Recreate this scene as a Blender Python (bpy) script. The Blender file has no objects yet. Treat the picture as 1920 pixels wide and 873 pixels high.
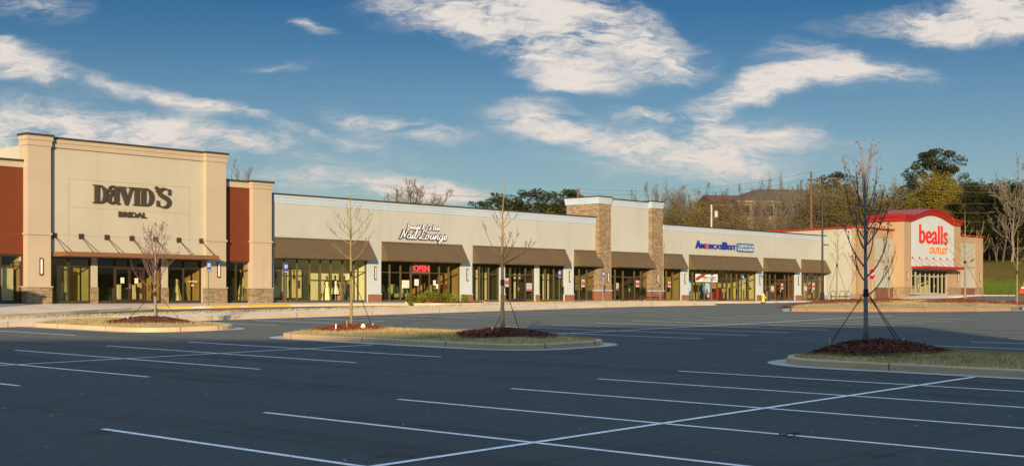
import bpy, math, random
import numpy as np
from mathutils import Vector
R = math.radians
S = bpy.context.scene
COL = S.collection
rng = random.Random(7)

# ---------------------------------------------------------------- site frame
# x runs along the shop fronts, y runs from the lot into the shops, z is up (0 = lens height)
CS, CC = .6621, .7494
F, HY = 2480.0, 556.0
def cam_xy(u, v): return CS*u - CC*v, CC*u + CS*v
def site(X, Y): return CS*X + CC*Y, -CC*X + CS*Y
def U(px, v):
    t = (px-960)/F
    return v*(CC+CS*t)/(CS-CC*t)
def depth(u, v): return CC*u + CS*v
def Z(py, u, v): return (HY-py)/F*depth(u, v)
def ss(a, b, x):
    t = min(1, max(0, (x-a)/(b-a)))
    return t*t*(3-2*t)
def ground(u, v):
    Y = CC*u + CS*v
    p = -2.155 + .0187*max(Y, -45)
    cap = -.60 + .70*ss(70, 145, u)*(1-ss(50, 63, v)*(1-ss(131, 148, u)))
    k = .08
    h = max(0, min(1, .5+.5*(cap-p)/k))
    return cap*(1-h) + p*h - k*h*(1-h)
def hill(u, v):
    return 5.2*ss(167, 201, u) + 6*ss(200, 290, u) + 1.2*ss(95, 130, v)
def terrain(u, v):
    return ground(u, v) - .3 + (.32 if (u > 169 or v > 96) else 0) + hill(u, v)
def gp(px, py, lift=0):
    """site point where the sight line through a photo pixel meets the paved ground"""
    t = (px-960)/F
    Y = 8.0
    while Y < 400:
        u, v = site(t*Y, Y)
        if -(py-HY)/F*Y <= ground(u, v) + lift: break
        Y += .05
    return u, v

# ---------------------------------------------------------------- scene, camera
cd = bpy.data.cameras.new("camera"); cam = bpy.data.objects.new("camera", cd); COL.objects.link(cam)
cd.sensor_width = 36; cd.lens = F/1920*36
cd.shift_y = (HY-436.5)/1920
cd.clip_start = .1; cd.clip_end = 8000
cam.location = (0, 0, 0)
cam.rotation_euler = (R(90), 0, -math.atan2(CC, CS))
S.camera = cam
S.render.resolution_x = 1024; S.render.resolution_y = 465
S.view_settings.view_transform = 'Standard'; S.view_settings.look = 'None'
S.view_settings.gamma = 1; S.view_settings.use_curve_mapping = False
S.view_settings.exposure = .95
S.cycles.max_bounces = 6; S.cycles.transparent_max_bounces = 16
S.cycles.caustics_reflective = False; S.cycles.caustics_refractive = False
S.cycles.use_denoising = True

SUN_EL, SUN_AZ = R(11), R(53)
tow = Vector((-math.sin(SUN_AZ)*math.cos(SUN_EL), -math.cos(SUN_AZ)*math.cos(SUN_EL), math.sin(SUN_EL)))
sl = bpy.data.lights.new("sun", 'SUN'); sun = bpy.data.objects.new("sun", sl); COL.objects.link(sun)
sl.energy = 3.8; sl.angle = R(.6); sl.color = (1.0, .73, .43)
sun.rotation_euler = tow.to_track_quat('Z', 'Y').to_euler()

# ---------------------------------------------------------------- node helpers
class NT:
    def __init__(s, tree): s.t = tree; s.n = tree.nodes; s.l = tree.links
    def add(s, typ, **kw):
        n = s.n.new(typ)
        for k, v in kw.items(): setattr(n, k, v)
        return n
    def link(s, a, b): s.l.new(a, b)
    def inp(s, sock, v):
        if hasattr(v, 'is_output') or isinstance(v, bpy.types.NodeSocket): s.l.new(v, sock)
        else: sock.default_value = v
    def math(s, op, a, b=0.0, c=0.0, clamp=False):
        n = s.add('ShaderNodeMath', operation=op); n.use_clamp = clamp
        s.inp(n.inputs[0], a); s.inp(n.inputs[1], b)
        if len(n.inputs) > 2: s.inp(n.inputs[2], c)
        return n.outputs[0]
    def vmath(s, op, a, b=(0, 0, 0)):
        n = s.add('ShaderNodeVectorMath', operation=op)
        s.inp(n.inputs[0], a); s.inp(n.inputs[1], b)
        return n.outputs['Value'] if op in ('DOT_PRODUCT', 'LENGTH') else n.outputs[0]
    def ramp(s, fac, stops):
        n = s.add('ShaderNodeValToRGB'); e = n.color_ramp.elements
        while len(e) < len(stops): e.new(.5)
        for i, (p, c) in enumerate(stops):
            e[i].position = p; e[i].color = (*c, 1) if len(c) == 3 else c
        s.inp(n.inputs[0], fac); return n.outputs[0]
    def mix(s, f, a, b, mode='MIX'):
        n = s.add('ShaderNodeMix', data_type='RGBA', blend_type=mode)
        s.inp(n.inputs[0], f)
        s.inp(n.inputs[6], a if not (isinstance(a, tuple) and len(a) == 3) else (*a, 1))
        s.inp(n.inputs[7], b if not (isinstance(b, tuple) and len(b) == 3) else (*b, 1))
        return n.outputs[2]
    def noise(s, vec, scale, detail=4, rough=.55, dist=0):
        n = s.add('ShaderNodeTexNoise')
        if vec is not None: s.link(vec, n.inputs['Vector'])
        n.inputs['Scale'].default_value = scale; n.inputs['Detail'].default_value = detail
        n.inputs['Roughness'].default_value = rough; n.inputs['Distortion'].default_value = dist
        return n.outputs['Fac']
    def mapping(s, vec, scale=(1, 1, 1), loc=(0, 0, 0), rot=(0, 0, 0)):
        n = s.add('ShaderNodeMapping'); s.link(vec, n.inputs[0])
        n.inputs[1].default_value = loc; n.inputs[2].default_value = rot; n.inputs[3].default_value = scale
        return n.outputs[0]

def new_mat(name):
    m = bpy.data.materials.new(name); m.use_nodes = True
    nt = NT(m.node_tree); b = nt.n['Principled BSDF']
    geo = nt.add('ShaderNodeNewGeometry')
    return m, nt, b, geo.outputs['Position']

MATS = {}
def mat(name, col, rough=.8, var=.12, scale=1.2, bump=0, bscale=40, metal=0, spec=.5, fine=.0):
    if name in MATS: return MATS[name]
    m, nt, b, pos = new_mat(name)
    f = nt.noise(pos, scale, 5, .6)
    lo = tuple(max(0, c*(1-var)) for c in col); hi = tuple(min(1, c*(1+var)) for c in col)
    c = nt.ramp(f, [(.3, lo), (.7, hi)])
    if fine:
        g = nt.noise(pos, scale*22, 3, .7)
        c = nt.mix(fine, c, nt.ramp(g, [(.3, tuple(x*.55 for x in col)), (.7, tuple(min(1, x*1.4) for x in col))]))
    nt.link(c, b.inputs['Base Color'])
    b.inputs['Roughness'].default_value = rough; b.inputs['Metallic'].default_value = metal
    b.inputs['Specular IOR Level'].default_value = spec
    if bump:
        bn = nt.add('ShaderNodeBump'); bn.inputs['Strength'].default_value = bump; bn.inputs['Distance'].default_value = .02
        nt.link(nt.noise(pos, bscale, 4, .65), bn.inputs['Height']); nt.link(bn.outputs[0], b.inputs['Normal'])
    MATS[name] = m
    return m

def stucco(name, col):
    if name in MATS: return MATS[name]
    m, nt, b, pos = new_mat(name)
    f = nt.noise(pos, .35, 6, .6)
    st = nt.noise(nt.mapping(pos, (1.6, 1.6, .16)), 1.0, 4, .6)      # faint run-off streaks
    c = nt.ramp(f, [(.3, tuple(x*.93 for x in col)), (.7, tuple(min(1, x*1.04) for x in col))])
    c = nt.mix(nt.math('MULTIPLY', nt.ramp(st, [(.52, (0, 0, 0)), (.75, (1, 1, 1))]), .24), c, tuple(x*.72 for x in col))
    nt.link(c, b.inputs['Base Color']); b.inputs['Roughness'].default_value = .92
    b.inputs['Specular IOR Level'].default_value = .2
    bn = nt.add('ShaderNodeBump'); bn.inputs['Strength'].default_value = .35; bn.inputs['Distance'].default_value = .006
    nt.link(nt.noise(pos, 55, 3, .7), bn.inputs['Height']); nt.link(bn.outputs[0], b.inputs['Normal'])
    MATS[name] = m; return m

def masonry(name, w, h, c1, c2, mortar, msize=.015, distort=.0, third=None):
    if name in MATS: return MATS[name]
    m, nt, b, pos = new_mat(name)
    sx = nt.add('ShaderNodeSeparateXYZ'); nt.link(pos, sx.inputs[0])
    cx = nt.add('ShaderNodeCombineXYZ')
    nt.link(nt.math('ADD', sx.outputs[0], sx.outputs[1]), cx.inputs[0]); nt.link(sx.outputs[2], cx.inputs[1])
    vec = cx.outputs[0]
    if distort:
        n = nt.add('ShaderNodeTexNoise'); nt.link(vec, n.inputs[0]); n.inputs['Scale'].default_value = 1.6
        sc = nt.add('ShaderNodeVectorMath', operation='SCALE'); sc.inputs['Scale'].default_value = distort
        nt.link(nt.vmath('SUBTRACT', n.outputs['Color'], (.5, .5, .5)), sc.inputs[0])
        vec = nt.vmath('ADD', vec, sc.outputs[0])
    br = nt.add('ShaderNodeTexBrick'); nt.link(vec, br.inputs['Vector'])
    br.inputs['Scale'].default_value = 1
    br.inputs['Brick Width'].default_value = w; br.inputs['Row Height'].default_value = h
    br.inputs['Mortar Size'].default_value = msize; br.inputs['Mortar Smooth'].default_value = .2
    br.inputs['Bias'].default_value = 0
    br.inputs['Color1'].default_value = (*c1, 1); br.inputs['Color2'].default_value = (*c2, 1)
    br.inputs['Mortar'].default_value = (*mortar, 1)
    if third: br.offset_frequency = 2; br.squash_frequency = 3; br.squash = .6
    c = br.outputs['Color']
    if third:
        n3 = nt.noise(nt.mapping(vec, (1/w*1.1, 1/h*.55, 1)), 1.0, 1, .5)
        c = nt.mix(nt.math('MULTIPLY', nt.ramp(n3, [(.5, (0, 0, 0)), (.58, (1, 1, 1))]), .65), c, third)
    c = nt.mix(.35, c, nt.ramp(nt.noise(pos, 9, 5, .7), [(.3, tuple(x*.5 for x in c1)), (.7, tuple(min(1, x*1.3) for x in c1))]))
    nt.link(c, b.inputs['Base Color']); b.inputs['Roughness'].default_value = .9; b.inputs['Specular IOR Level'].default_value = .25
    bn = nt.add('ShaderNodeBump'); bn.inputs['Strength'].default_value = .8; bn.inputs['Distance'].default_value = .02
    hgt = nt.math('ADD', nt.math('MULTIPLY', br.outputs['Fac'], -1.0), nt.math('MULTIPLY', nt.noise(pos, 14, 4, .7), .8))
    nt.link(hgt, bn.inputs['Height']); nt.link(bn.outputs[0], b.inputs['Normal'])
    MATS[name] = m; return m

def glass_mat(name, tint):
    if name in MATS: return MATS[name]
    m = bpy.data.materials.new(name); m.use_nodes = True; nt = NT(m.node_tree); nt.n.clear()
    out = nt.add('ShaderNodeOutputMaterial'); tr = nt.add('ShaderNodeBsdfTransparent'); gl = nt.add('ShaderNodeBsdfGlossy')
    tr.inputs[0].default_value = (*tint, 1); gl.inputs['Roughness'].default_value = .01; gl.inputs[0].default_value = (.9, .95, 1, 1)
    geo = nt.add('ShaderNodeNewGeometry')
    co = nt.math('ABSOLUTE', nt.vmath('DOT_PRODUCT', geo.outputs['Normal'], geo.outputs['Incoming']))
    fr = nt.math('MULTIPLY_ADD', nt.math('POWER', nt.math('SUBTRACT', 1.0, co), 5.0), .9, .06)
    bn = nt.add('ShaderNodeBump'); bn.inputs['Strength'].default_value = .03; bn.inputs['Distance'].default_value = .02
    nt.link(nt.noise(geo.outputs['Position'], .8, 2), bn.inputs['Height']); nt.link(bn.outputs[0], gl.inputs['Normal'])
    mx = nt.add('ShaderNodeMixShader')
    nt.link(fr, mx.inputs[0])
    nt.link(tr.outputs[0], mx.inputs[1]); nt.link(gl.outputs[0], mx.inputs[2]); nt.link(mx.outputs[0], out.inputs[0])
    MATS[name] = m; return m

def emit_mat(name, col, strength):
    m, nt, b, pos = new_mat(name)
    b.inputs['Base Color'].default_value = (*col, 1); b.inputs['Emission Color'].default_value = (*col, 1)
    b.inputs['Emission Strength'].default_value = strength
    MATS[name] = m; return m

# ---------------------------------------------------------------- mesh helpers
class MB:
    def __init__(s): s.v = []; s.f = []; s.m = []
    def face(s, pts, mi=0):
        k = len(s.v); s.v.extend(tuple(p) for p in pts); s.f.append(tuple(range(k, k+len(pts)))); s.m.append(mi)
    def grid(s, rows, mi=0, close=False):
        k = len(s.v); n = len(rows[0])
        for r in rows: s.v.extend(tuple(p) for p in r)
        for i in range(len(rows)-1):
            for j in range(n if close else n-1):
                a = k+i*n+j; b = k+i*n+(j+1) % n
                s.f.append((a, b, b+n, a+n)); s.m.append(mi)
        return k
    def box(s, x0, x1, y0, y1, z0, z1, mi=0):
        if x0 > x1: x0, x1 = x1, x0
        if y0 > y1: y0, y1 = y1, y0
        if z0 > z1: z0, z1 = z1, z0
        k = len(s.v)
        s.v += [(x0, y0, z0), (x1, y0, z0), (x1, y1, z0), (x0, y1, z0), (x0, y0, z1), (x1, y0, z1), (x1, y1, z1), (x0, y1, z1)]
        for q in ((0, 3, 2, 1), (4, 5, 6, 7), (0, 1, 5, 4), (1, 2, 6, 5), (2, 3, 7, 6), (3, 0, 4, 7)):
            s.f.append(tuple(k+i for i in q)); s.m.append(mi)
    def obox(s, c, ax, ay, az, mi=0):
        """box from a centre and three half-axis vectors"""
        c, ax, ay, az = map(Vector, (c, ax, ay, az)); k = len(s.v)
        for sz in (-1, 1):
            for sx, sy in ((-1, -1), (1, -1), (1, 1), (-1, 1)): s.v.append(tuple(c+sx*ax+sy*ay+sz*az))
        for q in ((0, 3, 2, 1), (4, 5, 6, 7), (0, 1, 5, 4), (1, 2, 6, 5), (2, 3, 7, 6), (3, 0, 4, 7)):
            s.f.append(tuple(k+i for i in q)); s.m.append(mi)
    def tube(s, pts, rad, n=6, mi=0, cap=True):
        pts = [Vector(p) for p in pts]
        if not isinstance(rad, (list, tuple)): rad = [rad]*len(pts)
        rows = []; ref = None
        for i, p in enumerate(pts):
            d = (pts[min(i+1, len(pts)-1)]-pts[max(i-1, 0)])
            if d.length < 1e-9: d = Vector((0, 0, 1))
            d.normalize()
            if ref is None: ref = Vector((1, 0, 0)) if abs(d.x) < .8 else Vector((0, 1, 0))
            a = (ref - d*ref.dot(d))
            if a.length < 1e-6: a = d.orthogonal()
            a.normalize(); ref = a; b = d.cross(a)
            rows.append([tuple(p + (a*math.cos(2*math.pi*j/n)+b*math.sin(2*math.pi*j/n))*rad[i]) for j in range(n)])
        k = s.grid(rows, mi, True)
        if cap:
            s.f.append(tuple(range(k+n-1, k-1, -1))); s.m.append(mi)
            e = k+(len(rows)-1)*n; s.f.append(tuple(range(e, e+n))); s.m.append(mi)
    def lathe(s, cx, cy, prof, n=14, mi=0, sx=1, sy=1, rot=0):
        rows = []
        for r, z in prof:
            row = []
            for j in range(n):
                a = 2*math.pi*j/n; x = math.cos(a)*r*sx; y = math.sin(a)*r*sy
                row.append((cx+x*math.cos(rot)-y*math.sin(rot), cy+x*math.sin(rot)+y*math.cos(rot), z))
            rows.append(row)
        k = s.grid(rows, mi, True)
        s.f.append(tuple(range(k+n-1, k-1, -1))); s.m.append(mi)
        e = k+(len(rows)-1)*n; s.f.append(tuple(range(e, e+n))); s.m.append(mi)
    def build(s, name, mats, parent=None, label=None, smooth=False):
        me = bpy.data.meshes.new(name)
        me.from_pydata(s.v, [], s.f)
        for m in (mats if isinstance(mats, (list, tuple)) else [mats]): me.materials.append(m)
        if any(s.m): me.polygons.foreach_set('material_index', s.m)
        if smooth: me.polygons.foreach_set('use_smooth', [True]*len(s.f))
        me.update()
        o = bpy.data.objects.new(name, me); COL.objects.link(o)
        adopt(o, parent)
        if label: o['label'] = label
        return o
def adopt(o, parent):
    if parent is None: return
    o.parent = parent
    off = Vector((0, 0, 0)); p = parent
    while p is not None: off += p.location; p = p.parent
    o.location = o.location - off
def cloud_mesh(name, verts, nper, mats, mi=None, parent=None):
    """mesh of loose polygons with nper corners each, from an array (fast)"""
    verts = np.asarray(verts, dtype=np.float32).reshape(-1, 3); nf = len(verts)//nper
    me = bpy.data.meshes.new(name)
    me.vertices.add(len(verts)); me.vertices.foreach_set('co', verts.ravel())
    me.loops.add(nf*nper); me.loops.foreach_set('vertex_index', np.arange(nf*nper, dtype=np.int32))
    me.polygons.add(nf); me.polygons.foreach_set('loop_start', np.arange(0, nf*nper, nper, dtype=np.int32))
    for m in (mats if isinstance(mats, (list, tuple)) else [mats]): me.materials.append(m)
    if mi is not None: me.polygons.foreach_set('material_index', np.asarray(mi, dtype=np.int32))
    me.update(calc_edges=True); me.validate()
    o = bpy.data.objects.new(name, me); COL.objects.link(o); adopt(o, parent)
    return o
def tag(o, label=None, cat=None, group=None, kind=None):
    if label: o['label'] = label
    if cat: o['category'] = cat
    if group: o['group'] = group
    if kind: o['kind'] = kind
    return o
def thing(name, label, cat, loc, group=None):
    o = bpy.data.objects.new(name, None); COL.objects.link(o); o.location = loc; o.empty_display_size = .3
    return tag(o, label, cat, group)
def structure(name, mb, mats, label=None, smooth=False, kind='structure'):
    o = mb.build(name, mats, None, None, smooth); o['kind'] = kind
    if label: o['label'] = label
    return o
def copy_tree(o, parent=None):
    c = o.copy(); COL.objects.link(c)
    if parent: c.parent = parent
    for ch in [x for x in o.children]: copy_tree(ch, c)
    return c

# ---------------------------------------------------------------- sky: daylight model plus thin bright cloud banks
def build_world():
    w = bpy.data.worlds.new("World"); S.world = w; w.use_nodes = True
    nt = NT(w.node_tree); bg = nt.n['Background']
    sk = nt.add('ShaderNodeTexSky', sky_type='NISHITA'); sk.sun_disc = False
    sk.sun_elevation = SUN_EL; sk.sun_rotation = math.atan2(tow.x, tow.y)
    sk.altitude = 200; sk.air_density = 1.0; sk.dust_density = .2; sk.ozone_density = 4.0
    tc = nt.add('ShaderNodeTexCoord'); d = tc.outputs['Generated']
    right = nt.vmath('DOT_PRODUCT', d, (CS, -CC, 0)); fwd = nt.vmath('DOT_PRODUCT', d, (CC, CS, 0))
    sz = nt.add('ShaderNodeSeparateXYZ'); nt.link(d, sz.inputs[0])
    fa = nt.math('MAXIMUM', nt.math('ABSOLUTE', fwd), .08)
    cx = nt.add('ShaderNodeCombineXYZ')
    nt.link(nt.math('DIVIDE', right, fa), cx.inputs[0]); nt.link(nt.math('DIVIDE', sz.outputs[2], fa), cx.inputs[1])
    p = cx.outputs[0]
    def warp(vec, scale, amt, stretch):
        n = nt.add('ShaderNodeTexNoise'); nt.link(nt.mapping(vec, stretch), n.inputs[0])
        n.inputs['Scale'].default_value = scale; n.inputs['Detail'].default_value = 5; n.inputs['Roughness'].default_value = .55
        sc = nt.add('ShaderNodeVectorMath', operation='SCALE'); sc.inputs['Scale'].default_value = amt
        nt.link(nt.vmath('SUBTRACT', n.outputs['Color'], (.5, .5, .5)), sc.inputs[0])
        return nt.vmath('ADD', vec, nt.vmath('MULTIPLY', sc.outputs[0], (1.0, .45, 0)))
    pw = warp(warp(p, 9, .07, (1, 2, 1)), 40, .022, (1, 2.5, 1))
    # cloud banks: bearing, height, half-length, half-height, tilt (degrees), weight
    banks = [(60, 10, 95, 22, -4, .9), (20, 118, 95, 30, -8, 1.0), (10, 88, 40, 14, -20, .7), (60, 258, 270, 52, -4, 1.4), (160, 250, 200, 36, -6, .7),
        (340, 188, 150, 13, -13, .75), (480, 210, 110, 9, -14, .6), (300, 230, 85, 20, 0, .8), (430, 258, 85, 17, -4, .8), (540, 250, 60, 14, 0, .65),
        (700, 228, 80, 20, -12, .9), (800, 256, 80, 15, -8, .95), (690, 270, 70, 13, -14, .75), (596, 42, 34, 9, -24, .7), (540, 116, 70, 8, 0, .45),
        (620, 348, 170, 22, -4, 1.15), (860, 368, 120, 14, -2, 1.2), (760, 345, 80, 11, -4, .5),
        (800, 8, 130, 40, -10, .9), (930, 40, 170, 40, -14, 1.0), (1050, 75, 180, 34, -14, .85), (1110, 30, 130, 34, -14, 1.1), (1010, 110, 130, 26, -18, .6), (1190, 60, 60, 26, -4, .7), (1090, 140, 100, 22, -6, .6),
        (1265, 112, 85, 27, -2, 1.15), (1010, 222, 95, 32, 4, 1.05), (1040, 245, 80, 14, 0, .6), (1060, 158, 60, 10, 0, .5),
        (1200, 212, 70, 12, -4, .85), (1270, 222, 70, 12, -10, .55), (1300, 252, 190, 32, 2, 1.05), (1210, 278, 140, 20, -8, .85), (1330, 305, 170, 30, -9, .95), (1450, 248, 80, 16, -4, .5), (1350, 213, 26, 10, 20, .7),
        (1400, 172, 120, 18, 16, .85), (1460, 150, 130, 22, 12, .95), (1530, 130, 80, 24, 4, .6), (1640, 142, 110, 20, -3, .8), (1480, 95, 90, 14, 8, .45), (1600, 110, 130, 20, -10, .45),
        (1700, 28, 160, 18, 6, .8), (1830, 40, 140, 34, 0, 1.1), (1900, 20, 90, 40, 4, 1.0), (1760, 62, 150, 14, 0, .6), (1620, 270, 110, 10, 0, .22), (1250, 330, 160, 18, -6, .35), (1080, 300, 120, 14, -6, .3),
        (150, 160, 220, 20, -8, .3), (560, 290, 240, 20, -6, .3), (1500, 300, 150, 26, 0, .3)]
    tot = None
    for (bx, by, rx, ry, rot, wt) in banks:
        mp = nt.add('ShaderNodeMapping', vector_type='TEXTURE'); nt.link(pw, mp.inputs[0])
        mp.inputs[1].default_value = ((bx-960)/F, (HY-by)/F, 0)
        mp.inputs[2].default_value = (0, 0, R(rot)); mp.inputs[3].default_value = (rx/F*1.55, ry/F*1.75, 1)
        g = nt.add('ShaderNodeTexGradient', gradient_type='SPHERICAL'); nt.link(mp.outputs[0], g.inputs[0])
        tot = nt.math('MULTIPLY', g.outputs['Fac'], wt) if tot is None else nt.math('MULTIPLY_ADD', g.outputs['Fac'], wt, tot)
    n1 = nt.noise(nt.mapping(pw, (1, 2.6, 1), rot=(0, 0, R(10))), 22, 8, .62)
    n2 = nt.noise(nt.mapping(pw, (1, 4.5, 1), loc=(3, 1, 0), rot=(0, 0, R(14))), 60, 7, .65)
    n0 = nt.noise(nt.mapping(pw, (1, 2.2, 1), loc=(7, 2, 0), rot=(0, 0, R(12))), 9, 3, .5)
    nn = nt.math('ADD', nt.math('MULTIPLY', nt.math('SUBTRACT', n1, .5), 2.6), nt.math('MULTIPLY', nt.math('SUBTRACT', n2, .5), 1.6))
    nn = nt.math('MULTIPLY_ADD', nt.math('SUBTRACT', n0, .5), 3.0, nn)
    totc = nt.math('MINIMUM', nt.math('MULTIPLY', tot, .66), .82)
    dens = nt.math('MULTIPLY_ADD', totc, nt.math('ADD', nn, .92), nt.math('MULTIPLY', nn, .05))
    mr = nt.add('ShaderNodeMapRange', interpolation_type='SMOOTHSTEP'); nt.link(dens, mr.inputs[0])
    mr.inputs[1].default_value = .0; mr.inputs[2].default_value = .98
    elev = nt.math('DIVIDE', sz.outputs[2], fa)
    thick = nt.math('MULTIPLY', mr.outputs[0], .93)
    # lit cloud: creamy where dense, greyer and pinker in the thin low veils
    low = nt.ramp(elev, [(.03, (.50, .415, .37)), (.16, (.55, .50, .45))])
    shade = nt.math('MULTIPLY_ADD', n2, .45, .78)
    cl = nt.mix(1.0, low, nt.ramp(shade, [(0, (0, 0, 0)), (1, (1, 1, 1))]), 'MULTIPLY')
    # clear deep-blue air: the sky thins quickly above the horizon haze
    skyc = nt.mix(1.0, sk.outputs[0], nt.ramp(sz.outputs[2], SKY_TINT), 'MULTIPLY')
    # bright broken cloud added above the view as fill for the shaded lot
    ov = nt.noise(nt.mapping(d, (1, 1, 2)), 2.6, 6, .6)
    hi = nt.add('ShaderNodeMapRange', interpolation_type='SMOOTHSTEP'); nt.link(sz.outputs[2], hi.inputs[0]); hi.inputs[1].default_value = .30; hi.inputs[2].default_value = .55
    ovm = nt.math('MULTIPLY', nt.ramp(ov, [(.38, (0, 0, 0)), (.62, (1, 1, 1))]), nt.math('MULTIPLY', hi.outputs[0], .9))
    skyc = nt.mix(ovm, skyc, OVERHEAD)
    sc = nt.add('ShaderNodeVectorMath', operation='SCALE'); sc.inputs['Scale'].default_value = CLOUD_GAIN
    nt.link(cl, sc.inputs[0])
    nt.link(nt.mix(thick, skyc, sc.outputs[0]), bg.inputs[0])
    bg.inputs[1].default_value = SKY_STRENGTH
SKY_TINT = [(0, (1.0, .92, .82)), (.10, (.93, .83, .765)), (.155, (.66, .70, .70)), (.19, (.42, .57, .635)), (.215, (.29, .49, .59)), (.5, (.30, .5, .6))]; SKY_STRENGTH = .05; CLOUD_GAIN = 16.0; OVERHEAD = (10.2, 14.0, 19.0)
build_world()

# ---------------------------------------------------------------- ground materials
def asphalt_mat():
    m, nt, b, pos = new_mat('asphalt')
    big = nt.noise(nt.mapping(pos, (.22, .05, 1), rot=(0, 0, R(10))), 1.0, 6, .6)
    mid = nt.noise(nt.mapping(pos, (.25, 1.0, 1)), 1.0, 5, .65)
    fin = nt.noise(pos, 45, 4, .75)
    agg = nt.noise(nt.mapping(pos, (1, 1, 1), rot=(0, 0, R(40))), 7, 5, .8)
    c = nt.ramp(big, [(.25, (.036, .046, .046)), (.75, (.080, .094, .093))])
    c = nt.mix(.35, c, nt.ramp(mid, [(.3, (.033, .042, .043)), (.7, (.084, .098, .096))]))
    c = nt.mix(.5, c, nt.ramp(fin, [(.3, (.024, .030, .030)), (.72, (.118, .133, .128))]))
    c = nt.mix(.55, c, nt.ramp(agg, [(.32, (.030, .038, .038)), (.50, (.062, .074, .073)), (.70, (.108, .122, .118))]))
    seam = nt.noise(nt.mapping(pos, (.02, .55, 1)), 1.0, 2, .4)
    c = nt.mix(nt.math('MULTIPLY', nt.ramp(seam, [(.49, (0, 0, 0)), (.5, (1, 1, 1)), (.51, (0, 0, 0))]), .45), c, (.03, .03, .03))
    # rubbed tyre paths along the aisles and drips in the stalls
    tyre = nt.noise(nt.mapping(pos, (1.1, .045, 1), rot=(0, 0, R(4))), 1.0, 3, .55)
    c = nt.mix(nt.math('MULTIPLY', nt.ramp(tyre, [(.52, (0, 0, 0)), (.68, (1, 1, 1))]), .5), c, (.022, .027, .029))
    dr = nt.add('ShaderNodeTexVoronoi'); nt.link(nt.mapping(pos, (.42, .42, 1)), dr.inputs['Vector']); dr.inputs['Scale'].default_value = 1
    spot = nt.math('ADD', dr.outputs['Distance'], nt.math('MULTIPLY', nt.noise(pos, 3.5, 3), .25))
    c = nt.mix(nt.math('MULTIPLY', nt.ramp(spot, [(.19, (1, 1, 1)), (.26, (0, 0, 0))]), .5), c, (.020, .020, .021))
    patch = nt.noise(pos, .5, 4, .6)
    c = nt.mix(nt.math('MULTIPLY', nt.ramp(patch, [(.66, (0, 0, 0)), (.72, (1, 1, 1))]), .35), c, (.033, .033, .034))
    nt.link(c, b.inputs['Base Color'])
    nt.link(nt.ramp(mid, [(.2, (.62, .62, .62)), (.8, (.80, .80, .80))]), b.inputs['Roughness'])
    b.inputs['Specular IOR Level'].default_value = .22; b.inputs['Diffuse Roughness'].default_value = 1.0
    bn = nt.add('ShaderNodeBump'); bn.inputs['Strength'].default_value = 1.0; bn.inputs['Distance'].default_value = .02
    nt.link(fin, bn.inputs['Height']); nt.link(bn.outputs[0], b.inputs['Normal'])
    MATS['asphalt'] = m; return m
def paint_mat(name, col, worn=.5):
    m, nt, b, pos = new_mat(name)
    n = nt.noise(pos, 9, 6, .75)
    c = nt.mix(nt.math('MULTIPLY', nt.ramp(n, [(.45, (0, 0, 0)), (.75, (1, 1, 1))]), worn), col, (.08, .08, .078))
    nt.link(c, b.inputs['Base Color']); b.inputs['Roughness'].default_value = .7
    MATS[name] = m; return m
def concrete_mat(name, col, stain):
    m, nt, b, pos = new_mat(name)
    a = nt.noise(pos, .6, 6, .65); f = nt.noise(pos, 30, 4, .7); s2 = nt.noise(nt.mapping(pos, (.8, .8, 2)), 1.3, 5, .7)
    c = nt.ramp(a, [(.3, tuple(x*.8 for x in col)), (.7, tuple(x*1.12 for x in col))])
    c = nt.mix(nt.math('MULTIPLY', nt.ramp(s2, [(.5, (0, 0, 0)), (.72, (1, 1, 1))]), .55), c, stain)
    c = nt.mix(.22, c, nt.ramp(f, [(.3, tuple(x*.5 for x in col)), (.7, tuple(x*1.4 for x in col))]))
    nt.link(c, b.inputs['Base Color']); b.inputs['Roughness'].default_value = .88; b.inputs['Specular IOR Level'].default_value = .3
    bn = nt.add('ShaderNodeBump'); bn.inputs['Strength'].default_value = .3; bn.inputs['Distance'].default_value = .01
    nt.link(f, bn.inputs['Height']); nt.link(bn.outputs[0], b.inputs['Normal'])
    MATS[name] = m; return m
ASPH = asphalt_mat()
PAINT = paint_mat('white_paint', (.84, .83, .82), .6)
YEL = paint_mat('yellow_paint', (.72, .47, .04), .25)
REDP = paint_mat('red_paint', (.30, .07, .05), .5)
CONC = concrete_mat('concrete', (.72, .61, .45), (.48, .36, .22))
KERB = concrete_mat('kerb_concrete', (.58, .42, .25), (.43, .29, .145))
PALEK = concrete_mat('pale_kerb', (.50, .42, .31), (.36, .27, .16))
CLAY = concrete_mat('warm_kerb', (.28, .18, .115), (.21, .12, .06))
GUT = concrete_mat('gutter_concrete', (.42, .40, .36), (.28, .26, .23))
JOINT = mat('kerb_joint', (.07, .055, .04), .95)
def grass_mat(name, dry, green, bias=.5, scale=.8):
    m, nt, b, pos = new_mat(name)
    a = nt.noise(pos, scale, 5, .65); f = nt.noise(pos, 14, 4, .75)
    c = nt.ramp(a, [(bias-.13, green), (bias+.10, dry)])
    c = nt.mix(.34, c, nt.ramp(f, [(.3, tuple(x*.4 for x in green)), (.7, tuple(min(1, x*1.4) for x in dry))]))
    nt.link(c, b.inputs['Base Color']); b.inputs['Roughness'].default_value = .95; b.inputs['Specular IOR Level'].default_value = .15
    MATS[name] = m; return m
TURF = grass_mat('dormant_turf', (.44, .34, .15), (.14, .155, .045), .42)
MULCH = mat('brown_mulch', (.135, .052, .032), .95, .5, 6, .9, 20, spec=.1, fine=.5)
MULCHR = mat('red_mulch', (.21, .062, .032), .95, .4, 6, .9, 20, spec=.1, fine=.45)

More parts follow.
